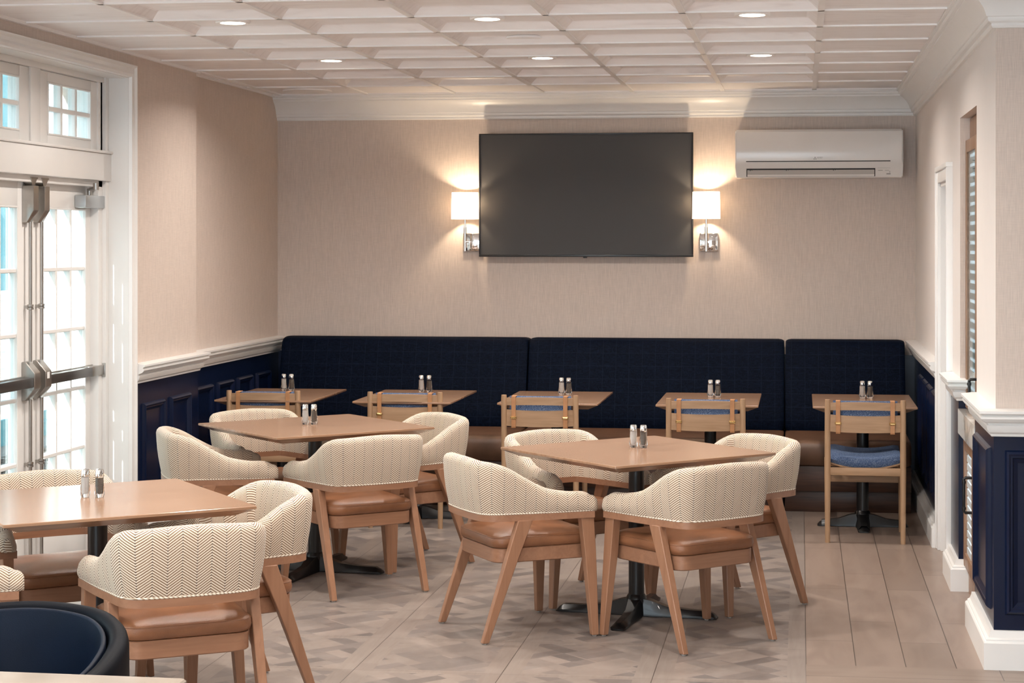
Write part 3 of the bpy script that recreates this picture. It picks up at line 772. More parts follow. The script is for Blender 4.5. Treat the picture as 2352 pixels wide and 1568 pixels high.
for j, y in enumerate((10.45, 8.58, 6.70, 4.85, 3.0, 1.1)):
    for i, x in enumerate((-2.687, -1.457, -0.222)):
        place = ['in the row nearer the back wall', 'in the row nearer the camera', 'out of the photo above it', 'out of the photo, further forward', 'out of the photo, near the camera', 'out of the photo, over the camera'][j]
        downlight(x, y, '%s round lit downlight %s' % (names[i], place))
tag(build('ceiling_speaker', M['tbar'], lambda bm: lathe(bm, [(0.165, 0.0), (0.165, -0.010), (0.155, -0.013), (0.0, -0.013)][:3] + [(0.05, -0.0135)], 48)), 'round white flush ceiling speaker by the back left corner', 'speaker').location = (-3.30, 12.20, CE+0.006)
tag(build('ceiling_speaker', M['tbar'], lambda bm: lathe(bm, [(0.11, 0.0), (0.11, -0.010), (0.10, -0.013), (0.02, -0.0135)], 48)), 'faint round white ceiling disc between middle downlights', 'speaker').location = (-1.405, 9.45, CE+0.036)

# ================================================================== things on the back wall
def tv():
    e = empty('wall_television', (-1.459, YB, 2.0)); tag(e, 'large dark flat screen television mounted on the back wall', 'television')
    w, h = 0.735, 0.422; y0 = -0.085
    def bz(bm):
        box(bm, -w, w, y0, y0+0.045, -h, -h+0.016, 0.002); box(bm, -w, w, y0, y0+0.045, h-0.009, h, 0.002)
        box(bm, -w, -w+0.008, y0, y0+0.045, -h+0.016, h-0.009, 0.002); box(bm, w-0.008, w, y0, y0+0.045, -h+0.016, h-0.009, 0.002)
        box(bm, -w+0.02, w-0.02, y0+0.03, y0+0.05, -h+0.02, h-0.02)
    build('bezel', M['bezel'], bz, e)
    sbox('screen', M['screen'], -w+0.007, w-0.007, y0+0.006, y0+0.03, -h+0.014, h-0.007, parent=e)
    sbox('sensor_tab', M['bezel'], -0.015, 0.012, y0+0.005, y0+0.02, -h-0.008, -h+0.002, bev=0.002, parent=e)
    sbox('wall_bracket', M['bezel'], -0.25, 0.25, y0+0.05, -0.001, -0.2, 0.2, parent=e)
tv()
def sconce(x, plate_dx, label):
    e = empty('wall_sconce', (x, YB, 0)); tag(e, label, 'wall lamp', 'drum shade wall sconces beside the television')
    cy = -0.125
    build('backplate', M['chrome'], lambda bm: box(bm, plate_dx-0.062, plate_dx+0.062, -0.022, -0.001, 1.617, 1.740, 0.004), e)
    build('arm', M['chrome'], lambda bm: (tube(bm, [(plate_dx, -0.02, 1.68), (plate_dx, cy+0.01, 1.68)], 0.006, 12), tube(bm, [(0, cy, 1.68), (plate_dx*1.0001+0.0001, cy+0.0, 1.68)], 0.006, 12)) , e)
    build('stem', M['chrome'], lambda bm: lathe(bm, [(0.0095, 1.617), (0.0095, 1.782), (0.0065, 1.784), (0.0065, 1.86)], 16, 0, cy), e)
    sh = build('lamp_shade', M['shade'], lambda bm: lathe(bm, [(0.0945, 1.836), (0.091, 2.018)], 48, 0, cy, cap=False), e)
    build('shade_ring', M['chrome'], lambda bm: (lathe(bm, [(0.015, 1.856), (0.018, 1.858), (0.018, 1.862), (0.015, 1.864)], 16, 0, cy), tube(bm, [(-0.092, cy, 1.86), (0.092, cy, 1.86)], 0.0015, 6), tube(bm, [(0, cy-0.092, 1.86), (0, cy+0.092, 1.86)], 0.0015, 6)), e)
    ld = bpy.data.lights.new('sconce_bulb', 'POINT'); ld.energy = SCONCE_W; ld.color = (1.0, 0.78, 0.54); ld.shadow_soft_size = 0.022
    lo = bpy.data.objects.new('sconce_bulb', ld); col.objects.link(lo); lo.parent = e; lo.location = (0, cy, 1.945)
sconce(-2.283, 0.030, 'lit drum shade sconce on chrome plate left of the television')
sconce(-0.633, 0.012, 'lit drum shade sconce on chrome plate right of the television')
def ac():
    e = empty('air_conditioner', (0.117, YB, 2.265)); tag(e, 'white split air conditioner high on the back wall', 'air conditioner')
    w = 0.553
    prof = [(0.0, 0.155), (-0.02, 0.165), (-0.17, 0.165), (-0.195, 0.15), (-0.212, 0.10), (-0.215, -0.045), (-0.207, -0.075), (-0.185, -0.155), (-0.165, -0.160), (0.0, -0.160)]
    def body(bm):
        rings(bm, [[(x, y, z) for y, z in prof] for x in (-w, w)])
        bmesh.ops.bevel(bm, geom=[ed for ed in bm.edges if abs(ed.verts[0].co.x-ed.verts[1].co.x) < 1e-5], offset=0.008, segments=3, affect='EDGES')
    build('body', M['ac_white'], body, e, ang=0.5)
    build('panel_seam', M['ac_dark'], lambda bm: box(bm, -0.48, 0.47, -0.2165, -0.20, -0.052, -0.046), e)
    # outlet slot and two vanes
    hexa_pts = lambda x0, x1, za, ya, zb, yb, t: ([(x0, ya, za), (x1, ya, za), (x1, yb, zb), (x0, yb, zb)], [(x0, ya+t, za), (x1, ya+t, za), (x1, yb+t, zb), (x0, yb+t, zb)])
    build('outlet_slot', M['ac_dark'], lambda bm: hexa(bm, *hexa_pts(-0.478, 0.372, -0.096, -0.2032, -0.150, -0.1885, 0.02)), e)
    build('vane', M['ac_grey'], lambda bm: hexa(bm, *hexa_pts(-0.472, 0.366, -0.106, -0.2060, -0.134, -0.1985, 0.005)), e)
    build('vane', M['ac_white'], lambda bm: hexa(bm, *hexa_pts(-0.472, 0.366, -0.135, -0.2000, -0.149, -0.1945, 0.006)), e)
    def clips(bm):
        for x in (-0.455, -0.215, 0.095): 
            for k in range(3): box(bm, x+k*0.013, x+k*0.013+0.004, -0.2085, -0.20, -0.112+0.003*k, -0.102)
    build('vane_clip', M['ac_dark'], clips, e)
    def emblem(bm):    # three small diamonds
        for cx, cz in ((-0.024, 0.004), (-0.030, -0.006), (-0.018, -0.006)):
            v = [bm.verts.new((cx+dx, -0.2162, -0.028+cz+dz)) for dx, dz in ((-0.004, 0), (0, 0.006), (0.004, 0), (0, -0.006))]
            bm.faces.new(v)
            v2 = [bm.verts.new((cx+dx, -0.2155, -0.028+cz+dz)) for dx, dz in ((-0.004, 0), (0, 0.006), (0.004, 0), (0, -0.006))]
            bm.faces.new(v2)
    build('emblem', M['ac_ink'], emblem, e)
    cu = bpy.data.curves.new('lettering', 'FONT'); cu.body = 'MITSUBISHI\nELECTRIC'; cu.size = 0.0075; cu.extrude = 0.0004; cu.space_line = 0.9
    t = bpy.data.objects.new('lettering', cu); col.objects.link(t); t.rotation_euler = (PI/2, 0, 0); t.location = (-0.010, -0.2158, -0.028)
    dg = bpy.context.evaluated_depsgraph_get(); me = bpy.data.meshes.new_from_object(t.evaluated_get(dg))
    col.objects.unlink(t); bpy.data.objects.remove(t)
    me.materials.clear(); me.materials.append(M['ac_ink'])
    t2 = bpy.data.objects.new('lettering', me); col.objects.link(t2); t2.parent = e; t2.rotation_euler = (PI/2, 0, 0); t2.location = (-0.010, -0.2158, -0.025)
    def marks(bm):
        for x0, x1, z0, z1 in ((0.39, 0.42, -0.112, -0.109), (0.435, 0.462, -0.112, -0.110), (0.445, 0.472, -0.137, -0.130), (0.463, 0.470, -0.119, -0.116), (0.463, 0.470, -0.126, -0.123), (0.385, 0.47, -0.0955, -0.0945)):
            y = -0.2085 + (-(z0)-0.08)*0.26
            box(bm, x0, x1, y-0.0006+0.002, y+0.006, z0, z1)
    build('printed_marks', M['ac_ink'], marks, e)
ac()

# ================================================================== banquette
def banquette(x0, x1, label):
    e = empty('banquette_bench', ((x0+x1)/2, YB, 0)); h = (x1-x0)/2 - 0.003
    tag(e, label, 'bench', 'navy and brown banquette sections along the back wall')
    def back(bm):
        # reclined padded back, rounded edges: front face leans
        rs = []
        prof = [(-0.50, 0.42), (-0.56, 0.46), (-0.565, 0.50), (-0.30, 0.97), (-0.285, 1.005), (-0.262, 1.026), (-0.225, 1.034), (-0.10, 1.030), (-0.04, 1.02), (-0.02, 1.0), (-0.02, 0.42)]
        prof = [(-0.30, 0.43), (-0.40, 0.44), (-0.412, 0.48), (-0.395, 0.56), (-0.30, 0.90), (-0.278, 0.98), (-0.262, 1.010), (-0.235, 1.028), (-0.20, 1.034), (-0.10, 1.030), (-0.04, 1.02), (-0.012, 1.0), (-0.012, 0.43)]
        cy, cz = -0.17, 0.72
        for x, s in ((-h, 0.955), (-h+0.006, 0.975), (-h+0.018, 0.99), (-h+0.038, 1.0), (h-0.038, 1.0), (h-0.018, 0.99), (h-0.006, 0.975), (h, 0.955)):
            rs.append([(x, min(-0.012, cy+(y-cy)*s), cz+(z-cz)*s) for y, z in prof])
        rings(bm, rs)
    build('back_cushion', M['plaid'], back, e, ang=0.9)
    def seat(bm):
        prof = [(-0.15, 0.29), (-1.025, 0.29), (-1.038, 0.30), (-1.040, 0.40), (-1.032, 0.425), (-1.01, 0.440), (-0.96, 0.446), (-0.15, 0.446)]
        cz = 0.37
        rs = []
        for x, s in ((-h, 0.86), (-h+0.010, 0.95), (-h+0.03, 1.0), (h-0.03, 1.0), (h-0.010, 0.95), (h, 0.86)):
            rs.append([(x, y if y > -0.9 else y + (1-s)*0.15, cz+(z-cz)*s) for y, z in prof])
        rings(bm, rs)
    build('seat_cushion', M['bench_leather'], seat, e, ang=0.9)
    build('base', M['dark_wood'], lambda bm: (box(bm, -h, h, -1.015, -0.02, 0.130, 0.288, 0.003), box(bm, -h, h, -0.985, -0.02, 0.0, 0.128, 0.003)), e)
banquette(-3.535, -1.825, 'navy plaid banquette section at the left, against the left wall')
banquette(-1.820, -0.108, 'middle navy plaid banquette section under the television')
banquette(-0.103, 0.680, 'short navy plaid banquette section at the right, under the air conditioner')

# ================================================================== tables
def ped_table(name, cx, cy, sx, sy, rz, base_rz, blen, label, group, oy=0.0):
    e = empty(name, (cx, cy, 0), rz); tag(e, label, 'table', group)
    top = outline([(-sx/2, -sy/2), (sx/2, -sy/2), (sx/2, sy/2), (-sx/2, sy/2)], 0.006, 3)
    build('table_top', M['table_wood'], lambda bm: loft_outline(bm, top, [(0.060, 0.706), (0.0, 0.733), (0.0, 0.7415), (0.0015, 0.743)]), e, ang=0.3)
    build('mounting_plate', M['black_iron'], lambda bm: box(bm, -0.16, 0.16, -0.16, 0.16, 0.698, 0.7058), e)
    r = base_rz - rz
    build('column', M['black_iron'], lambda bm: lathe(bm, [(0.0355, 0.05), (0.0355, 0.698)], 32), e)
    def feet(bm):
        for k in range(4):
            a = r + k*PI/2; bl = blen[k % 2]
            c, s = math.cos(a), math.sin(a)
            def P(d, w, z): return (c*d - s*w, s*d + c*w, z)
            sec = [(0.0, 0.045, 0.082, 0.036), (0.07, 0.040, 0.070, 0.024), (0.14, 0.036, 0.046, 0.018), (0.24, 0.034, 0.036, 0.016), (bl-0.035, 0.034, 0.033, 0.014), (bl-0.012, 0.033, 0.022, 0.010), (bl, 0.026, 0.008, 0.005)]
            rs = []
            for d, w, zt, wt in sec:
                rs.append([P(d, -w, 0.002), P(d, -w, min(0.012, zt*0.6)), P(d, -wt, zt), P(d, wt, zt), P(d, w, min(0.012, zt*0.6)), P(d, w, 0.002)])
            rings(bm, rs)
        lathe(bm, [(0.05, 0.002), (0.05, 0.07), (0.042, 0.088), (0.037, 0.095)], 24)
    build('cross_base', M['black_iron'], feet, e, ang=0.6)
    return e
G3 = 'square pedestal dining tables in the middle of the room'
TC = {'T1': (-2.469, 9.275, 43.0), 'T2': (-0.737, 8.36, 42.0), 'T3': (-2.544, 6.50, 37.5)}
for k, lab in (('T1', 'square wooden pedestal table between the doors and the middle of the banquette'), ('T2', 'square wooden pedestal table nearest the plank floor on the right'), ('T3', 'square wooden pedestal table at the lower left edge of the photo')):
    x, y, a = TC[k]; ped_table('pedestal_table', x, y, 0.89, 0.89, math.radians(a), math.radians(-8), (0.37, 0.37), lab, G3)
BX = (-3.165, -2.325, -1.462, -0.537, 0.362)
blab = ['leftmost small table at the banquette, in the left corner', 'second small banquette table from the left', 'middle small banquette table, at the cushion seam', 'fourth small banquette table, left of the one by the right wall', 'rightmost small banquette table, below the air conditioner']
for x, l in zip(BX, blab):
    ped_table('banquette_table', x, 11.12, 0.59, 0.88, 0, 0, (0.265, 0.265), 'rectangular wooden pedestal table, ' + l, 'small rectangular tables along the banquette')

# ================================================================== shakers
def shaker(kind):
    e = empty(kind+'_shaker')
    def body(bm):
        n = 8
        prof = [(0.0, 0.0005), (0.0150, 0.0), (0.0195, 0.012), (0.0200, 0.020), (0.0165, 0.048), (0.0150, 0.076), (0.0150, 0.080)]
        rs = []
        for i, (r, z) in enumerate(prof[1:]):
            rs.append([((r*(1.0 if (k % 2 == 0) else (0.90 if i < 4 else 0.985)))*math.cos(2*PI*k/16), (r*(1.0 if (k % 2 == 0) else (0.90 if i < 4 else 0.985)))*math.sin(2*PI*k/16), z) for k in range(16)])
        rings(bm, rs)
    build('glass_body', M['glass'], body, e, ang=0.15)
    top = 0.074 if kind == 'salt' else 0.070
    build('contents', M[kind], lambda bm: lathe(bm, [(0.006, 0.013), (0.0095, 0.018), (0.0115, 0.045), (0.0118, top)], 16), e)
    build('cap', M['chrome'], lambda bm: lathe(bm, [(0.0158, 0.078), (0.0160, 0.086), (0.0150, 0.098), (0.0125, 0.1035), (0.004, 0.105)], 24), e)
    return e
sal, pep = shaker('salt'), shaker('pepper')
sh_pos = [('the square table between doors and banquette', -2.527, 9.30, -2.483, 9.305), ('the square table nearest the plank floor', -0.759, 8.455, -0.713, 8.45), ('the square table at the lower left', -2.615, 6.56, -2.560, 6.56),
          ('the leftmost banquette table', -3.237, 11.40, -3.188, 11.40), ('the second banquette table from the left', -2.354, 11.40, -2.305, 11.405), ('the middle banquette table', -1.459, 11.31, -1.414, 11.31),
          ('the fourth banquette table', -0.543, 11.245, -0.498, 11.24), ('the rightmost banquette table', 0.365, 11.27, 0.411, 11.27)]
for i, (w, x0, y0, x1, y1) in enumerate(sh_pos):
    for kd, pr, x, y in (('salt', sal, x0, y0), ('pepper', pep, x1, y1)):
        o = pr if i == 0 else copy_tree(pr)
        o.location = (x, y, 0.7435)
        tag(o, 'faceted glass %s shaker with chrome cap on %s' % (kd, w), 'shaker', kd+' shakers')

# ================================================================== herringbone tub chairs
def smooth_path(pts, n):
    """Catmull-Rom through plan points (extra values carried along)"""
    P = [Vector(p) for p in pts]; out = []
    for i in range(len(P)-1):
        p0 = P[max(i-1, 0)]; p1 = P[i]; p2 = P[i+1]; p3 = P[min(i+2, len(P)-1)]
        for k in range(n):
            t = k/n
            out.append(0.5*((2*p1) + (p2-p0)*t + (2*p0-5*p1+4*p2-p3)*t*t + (3*p1-p0-3*p2+p3)*t**3))
    out.append(P[-1]); return out
def shell(bm, half, zb, thick, flare, n=4, endcap=True):
    """half: (x, y, z_top) from arm front to the centre of the back"""
    full = [Vector(p) for p in half] + [Vector((-p[0], p[1], p[2])) for p in reversed(half[:-1])]
    pts = smooth_path(full, n)
    uvl = bm.loops.layers.uv.new('UVMap')
    rs = []; us = []; acc = 0.0
    ext = [(0.030, 0.0, 0.022), (0.028, 0.4, 0.012), (0.020, 0.72, 0.005), (0.010, 0.93, 0.001)]  # end rounding
    N_ = len(pts)
    def section(p, nrm, tk, zt, fl):
        r = tk/2; sec = []
        zt0 = zt - r
        for k in range(6):
            t = k/5; z = zb + (zt0-zb)*t; off = fl*(t**1.1)*(zt0-zb)/0.2
            belly = 0.006*math.sin(PI*t)
            sec.append(Vector((p.x, p.y, 0)) + nrm*(off+belly) + Vector((0, 0, z)))
        offT = fl*(zt0-zb)/0.2
        for k in range(1, 6):
            a = PI*k/6
            sec.append(Vector((p.x, p.y, 0)) + nrm*(offT - r + r*math.cos(a)) + Vector((0, 0, zt0 + r*math.sin(a))))
        for k in range(6):
            t = 1-k/5; z = zb + (zt0-zb)*t; off = fl*(t**1.1)*(zt0-zb)/0.2
            sec.append(Vector((p.x, p.y, 0)) + nrm*(off - tk - 0.004*math.sin(PI*t)) + Vector((0, 0, z)))
        return sec
    for i, p in enumerate(pts):
        t = (pts[min(i+1, N_-1)] - pts[max(i-1, 0)]); t.z = 0; t.normalize()
        nrm = Vector((t.y, -t.x, 0))
        if nrm.dot(Vector((p.x, p.y+0.02, 0))) < 0: nrm = -nrm
        if i: acc += math.hypot(p.x-pts[i-1].x, p.y-pts[i-1].y)
        if i == 0 or i == N_-1:
            sgn = -1 if i == 0 else 1
            caps = []
            for d, s, dz in ext:
                pc = p + t*sgn*0.03*math.sqrt(max(0, 1-(1-d/0.03)**2)) if False else p + t*sgn*d
                w = math.sqrt(max(0.05, 1-(d/0.031)**2))
                q = pc - nrm*(thick*(1-w)/2)
                caps.append((section(q, nrm, thick*w, p.z-(0.03*(1-w)), flare), acc + sgn*d))
            if i == 0:
                for sct, u in caps: rs.append(sct); us.append(u)
                rs.append(section(p, nrm, thick, p.z, flare)); us.append(acc)
            else:
                rs.append(section(p, nrm, thick, p.z, flare)); us.append(acc)
                for sct, u in reversed(caps): rs.append(sct); us.append(u)
        else:
            rs.append(section(p, nrm, thick, p.z, flare)); us.append(acc)
    V = [[bm.verts.new(q) for q in r] for r in rs]
    vs = []
    for r in rs:
        a = [r[0].z]; 
        for j in range(1, len(r)): a.append(a[-1] + (r[j]-r[j-1]).length)
        vs.append(a)
    mid = acc/2
    n = len(V[0])
    for i in range(len(V)-1):
        for j in range(n-1):
            f = bm.faces.new((V[i][j], V[i+1][j], V[i+1][j+1], V[i][j+1]))
            for lp, (a, b_) in zip(f.loops, ((i, j), (i+1, j), (i+1, j+1), (i, j+1))):
                lp[uvl].uv = (us[a]-mid, vs[a][b_])
        f = bm.faces.new((V[i][n-1], V[i+1][n-1], V[i+1][0], V[i][0]))
        for lp in f.loops: lp[uvl].uv = (us[i]-mid, 0)
    for R, k in ((V[0], 0), (V[-1], len(V)-1)):
        f = bm.faces.new(R)
        for lp in f.loops: lp[uvl].uv = (lp.vert.co.y, lp.vert.co.z)
    return pts
HALF = [(0.283, 0.235, 0.600), (0.279, 0.20, 0.617), (0.272, 0.12, 0.622), (0.262, 0.03, 0.640), (0.250, -0.05, 0.680), (0.240, -0.12, 0.722), (0.232, -0.17, 0.744), (0.216, -0.208, 0.755), (0.185, -0.234, 0.759), (0.14, -0.246, 0.762), (0.07, -0.252, 0.766), (0.0, -0.254, 0.768)]
def tub_chair():
    e = empty('tub_chair')
    bm = bmesh.new(); pts = shell(bm, HALF, 0.532, 0.058, 0.026)
    mesh_obj('upholstered_shell', bm, M['herring'], e, ang=1.2)
    path = [Vector((p.x, p.y, 0)) for p in pts]
    def offs(d):
        out = []
        for i, p in enumerate(path):
            t = (path[min(i+1, len(path)-1)]-path[max(i-1, 0)]).normalized(); nrm = Vector((t.y, -t.x, 0))
            if nrm.dot(Vector((p.x, p.y+0.02, 0))) < 0: nrm = -nrm
            out.append(p + nrm*d)
        return out
    o = offs(-0.001)
    build('cord_trim', M['cord'], lambda bm: tube(bm, [(p.x, p.y, 0.537) for p in o], 0.0042, 6), e)
    A, B = offs(0.002), offs(-0.060)
    def rl(bm):
        t0 = (A[0]-A[1]).normalized()*0.012; t1 = (A[-1]-A[-2]).normalized()*0.012
        a = [A[0]+t0]+A+[A[-1]+t1]; b_ = [B[0]+t0]+B+[B[-1]+t1]
        rings(bm, [[(q.x, q.y, 0.506), (p.x, p.y, 0.506), (p.x, p.y, 0.533), (q.x, q.y, 0.533)] for p, q in zip(a, b_)])
    build('back_rail', M['rail_wood'], rl, e, ang=0.5)
    base_o = outline([(-0.205, -0.180), (0.205, -0.180), (0.222, 0.272), (-0.222, 0.272)], [0.055, 0.055, 0.05, 0.05], 6)
    build('seat_frame', M['rail_wood'], lambda bm: loft_outline(bm, base_o, [(0.004, 0.326), (0.0, 0.330), (0.0, 0.384), (0.003, 0.387)]), e, ang=0.5)
    c_o = outline([(-0.212, -0.186), (0.212, -0.186), (0.230, 0.278), (-0.230, 0.278)], [0.06, 0.06, 0.055, 0.055], 6)
    cu = build('seat_cushion', M['leather'], lambda bm: loft_outline(bm, c_o, [(0.012, 0.387), (0.002, 0.393), (-0.002, 0.410), (0.0, 0.428), (0.004, 0.434), (0.010, 0.440), (0.03, 0.447), (0.07, 0.453), (0.13, 0.458), (0.19, 0.459)]), e, ang=1.2)
    for q in [inset(c_o, 0.002)]:
        build('piping', M['leather'], lambda bm: rings(bm, [[(x*(1+0.0022*math.cos(a)/0.2), y*(1+0.0022*math.cos(a)/0.2), 0.431+0.0022*math.sin(a)) for a in [2*PI*k/6 for k in range(6)]] for x, y in q], loop=True), cu)
    for s in (-1, 1):
        def fleg(bm):
            # top quad, knee quad, foot quad
            T = (s*0.256, 0.218, 0.508); K = (s*0.256, 0.232, 0.36); F = (s*0.285, 0.245, 0.006)
            rs = []
            for (x, y, z), (wx, wy) in ((F, (0.014, 0.0155)), (K, (0.021, 0.026)), (T, (0.020, 0.030))):
                rs.append([(x-wx, y-wy, z), (x+wx, y-wy, z), (x+wx, y+wy, z), (x-wx, y+wy, z)])
            rings(bm, rs); bmesh.ops.bevel(bm, geom=bm.edges[:], offset=0.0025, segments=1, affect='EDGES')
        lg = build('leg', M['chair_wood'], fleg, e, ang=0.4)
        build('foot_glide', M['glide'], lambda bm: lathe(bm, [(0.010, 0.0005), (0.011, 0.007)], 12, s*0.285, 0.245), lg)
        def rleg(bm):
            rs = []
            for (x, y, z), (wx, wy) in (((s*0.241, -0.245, 0.006), (0.0135, 0.0150)), ((s*0.238, -0.120, 0.355), (0.0165, 0.027)), ((s*0.236, -0.062, 0.508), (0.0175, 0.034))):
                rs.append([(x-wx, y-wy, z), (x+wx, y-wy, z), (x+wx, y+wy, z), (x-wx, y+wy, z)])
            rings(bm, rs); bmesh.ops.bevel(bm, geom=bm.edges[:], offset=0.0025, segments=1, affect='EDGES')
        lg = build('leg', M['chair_wood'], rleg, e, ang=0.4)
        build('foot_glide', M['glide'], lambda bm: lathe(bm, [(0.010, 0.0005), (0.011, 0.007)], 12, s*0.241, -0.245), lg)
    return e
tub = tub_chair()
chairs = [  # centre, facing, label
    (-0.46, 7.90, 132.5, 'herringbone tub chair, back to the camera, at the front right of the right square table'),
    (-1.235, 7.99, 32.7, 'herringbone tub chair on the left side of the right square table, arm toward the camera'),
    (-0.327, 8.709, 222, 'herringbone tub chair behind the right corner of the right square table, nearest the plank floor'),
    (-1.086, 8.79, -46.7, 'herringbone tub chair facing the camera behind the left corner of the right square table'),
    (-2.131, 8.81, 128.7, 'herringbone tub chair with its back to the camera at the middle left square table'),
    (-2.88, 8.91, 26, 'herringbone tub chair beside the french doors, left of the middle left square table'),
    (-2.055, 9.608, 221, 'herringbone tub chair behind the right corner of the middle left square table'),
    (-2.84, 9.69, -47, 'herringbone tub chair facing the camera behind the middle left square table, by the left wall'),
    (-2.08, 6.035, 122, 'largest herringbone tub chair, back to the camera, at lower left table'),
    (-2.12, 6.71, 218, 'herringbone tub chair at the right corner of the lower left table'),
    (-2.87, 6.93, -52, 'herringbone tub chair facing the camera behind the lower left table, before the doors'),
    (-2.92, 5.93, 35, 'herringbone tub chair cut off by the left photo edge, only one arm and seat showing'),
]
for i, (x, y, a, lab) in enumerate(chairs):
    o = tub if i == 0 else copy_tree(tub)
    o.location = (x, y, 0); o.rotation_euler = (0, 0, math.radians(a-90))
    tag(o, lab, 'chair', 'herringbone tub chairs with brown leather seats')

# ================================================================== slatted oak chairs at the banquette
def slat_chair():
    e = empty('slat_back_chair')
    hw = 0.208
    def curved(bm, z0, z1, y, sag, t, top_arc=0.0, bot_arc=0.0, w=hw, n=12, sg=1):
        rs = []
        for k in range(n+1):
            u = -1+2*k/n; x = u*(w-0.012); yy = y - sag*(1-u*u); za = z0 - bot_arc*(1-u*u); zb_ = z1 + top_arc*(1-u*u)
            rs.append([(x, yy-t/2, za), (x, yy+t/2, za), (x, yy+t/2, zb_), (x, yy-t/2, zb_)])
        rings(bm, rs)
    for s in (-1, 1):
        def rp(bm):
            rs = []
            for z, yy, w_ in ((0.0, -0.224, 0.0145), (0.40, -0.215, 0.0185), (0.78, -0.235, 0.0165), (0.800, -0.236, 0.0150)):
                rs.append([(s*hw + w_*math.cos(PI/8+2*PI*k/8), yy + w_*1.05*math.sin(PI/8+2*PI*k/8), z) for k in range(8)])
            rings(bm, rs)
        build('leg', M['oak'], rp, e, ang=0.9)
        def fp(bm):
            rs = []
            for z, w_ in ((0.0, 0.0135), (0.38, 0.018), (0.425, 0.018)):
                rs.append([(s*(hw+0.004) + w_*math.cos(PI/8+2*PI*k/8), 0.215 + w_*math.sin(PI/8+2*PI*k/8), z) for k in range(8)])
            rings(bm, rs)
        build('leg', M['oak'], fp, e, ang=0.9)
        build('side_rail', M['oak_h'], lambda bm: box(bm, s*hw-0.010, s*hw+0.010, -0.215, 0.215, 0.375, 0.425, 0.003), e)
    build('back_slat', M['oak_h'], lambda bm: curved(bm, 0.740, 0.782, -0.232, 0.018, 0.016, 0.006, -0.004), e, ang=0.5)
    build('back_slat', M['oak_h'], lambda bm: curved(bm, 0.622, 0.716, -0.228, 0.018, 0.016, -0.006, 0.005), e, ang=0.5)
    build('seat_rail', M['oak_h'], lambda bm: box(bm, -hw+0.01, hw-0.01, -0.226, -0.202, 0.376, 0.420, 0.003), e)
    build('seat_rail', M['oak_h'], lambda bm: box(bm, -hw+0.01, hw-0.01, 0.202, 0.224, 0.376, 0.420, 0.003), e)
    build('stretcher', M['oak_h'], lambda bm: box(bm, -hw+0.01, hw-0.01, 0.205, 0.222, 0.285, 0.322, 0.003), e)
    def dish(bm, zo, t, wx, y0, y1, rise=0.045):
        n = 14; rs = []
        for k in range(n+1):
            u = -1+2*k/n; x = u*wx; z = zo + rise*u*u
            e_ = 1.0 if abs(u) < 0.95 else 0.6
            rs.append([(x, y0, z), (x, y0+0.012, z-t*0.5*e_), (x, y1-0.012, z-t*0.5*e_+0.02), (x, y1, z+0.02), (x, y1-0.015, z+t*0.5*e_+0.02), (x, 0.0, z+t*0.62*e_+0.008), (x, y0+0.015, z+t*0.5*e_)])
        rings(bm, rs)
    build('seat_panel', M['oak_h'], lambda bm: dish(bm, 0.408, 0.012, 0.196, -0.215, 0.235, 0.034), e, ang=0.8)
    build('seat_pad', M['denim'], lambda bm: dish(bm, 0.440, 0.050, 0.196, -0.205, 0.225, 0.026), e, ang=1.0)
    def pad(bm):
        rs = []
        for k in range(13):
            u = -1+2*k/12; x = u*0.178; yy = -0.205 - 0.016*(1-u*u); q = 0.5 if abs(u) > 0.97 else 1
            rs.append([(x, yy-0.012*q, 0.64), (x, yy+0.012*q, 0.635), (x, yy+0.02*q, 0.70), (x, yy+0.012*q, 0.785), (x, yy, 0.793), (x, yy-0.012*q, 0.785)])
        rings(bm, rs)
    build('back_pad', M['denim'], pad, e, ang=1.0)
    for s in (-1, 1):
        def stp(bm):
            x = s*0.150; w_ = 0.0125; yy = -0.2535
            box(bm, x-w_, x+w_, yy, yy+0.004, 0.618, 0.790, 0.001, 1)
            box(bm, x-w_, x+w_, yy, -0.185, 0.790, 0.7945, 0.001, 1)
            box(bm, x-w_, x+w_, yy, -0.215, 0.612, 0.617, 0.001, 1)
        so_ = build('strap', M['strap'], stp, e)
        def bk(bm):
            x = s*0.150; w_ = 0.016
            for z in (0.664, 0.676): tube(bm, [(x-w_, -0.2560, z), (x+w_, -0.2560, z)], 0.0022, 8)
            for q in (-1, 1): tube(bm, [(x+q*w_, -0.2560, 0.664), (x+q*w_, -0.2560, 0.676)], 0.0018, 8)
            box(bm, x-0.013, x+0.013, -0.2600, -0.2540, 0.6655, 0.6735, 0.001, 1)
        build('buckle', M['brass'], bk, so_)
    return e
sc0 = slat_chair()
sl = [(-3.168, 10.93, 1.5, 'slat back oak chair with leather straps in the left corner, leftmost of the five'),
      (-2.312, 10.93, 1.5, 'slat back oak chair with leather straps at the second banquette table from the left'),
      (-1.492, 10.81, 0.5, 'slat back oak chair with leather straps at the middle banquette table'),
      (-0.532, 10.70, 0.0, 'slat back oak chair with leather straps at the fourth banquette table from the left'),
      (0.360, 10.715, -1.0, 'slat back oak chair by the right wall, fully visible with blue seat pad')]
for i, (x, y, a, lab) in enumerate(sl):
    o = sc0 if i == 0 else copy_tree(sc0)
    o.location = (x, y, 0); o.rotation_euler = (0, 0, math.radians(a))
    tag(o, lab, 'chair', 'slat back chairs facing the banquette')

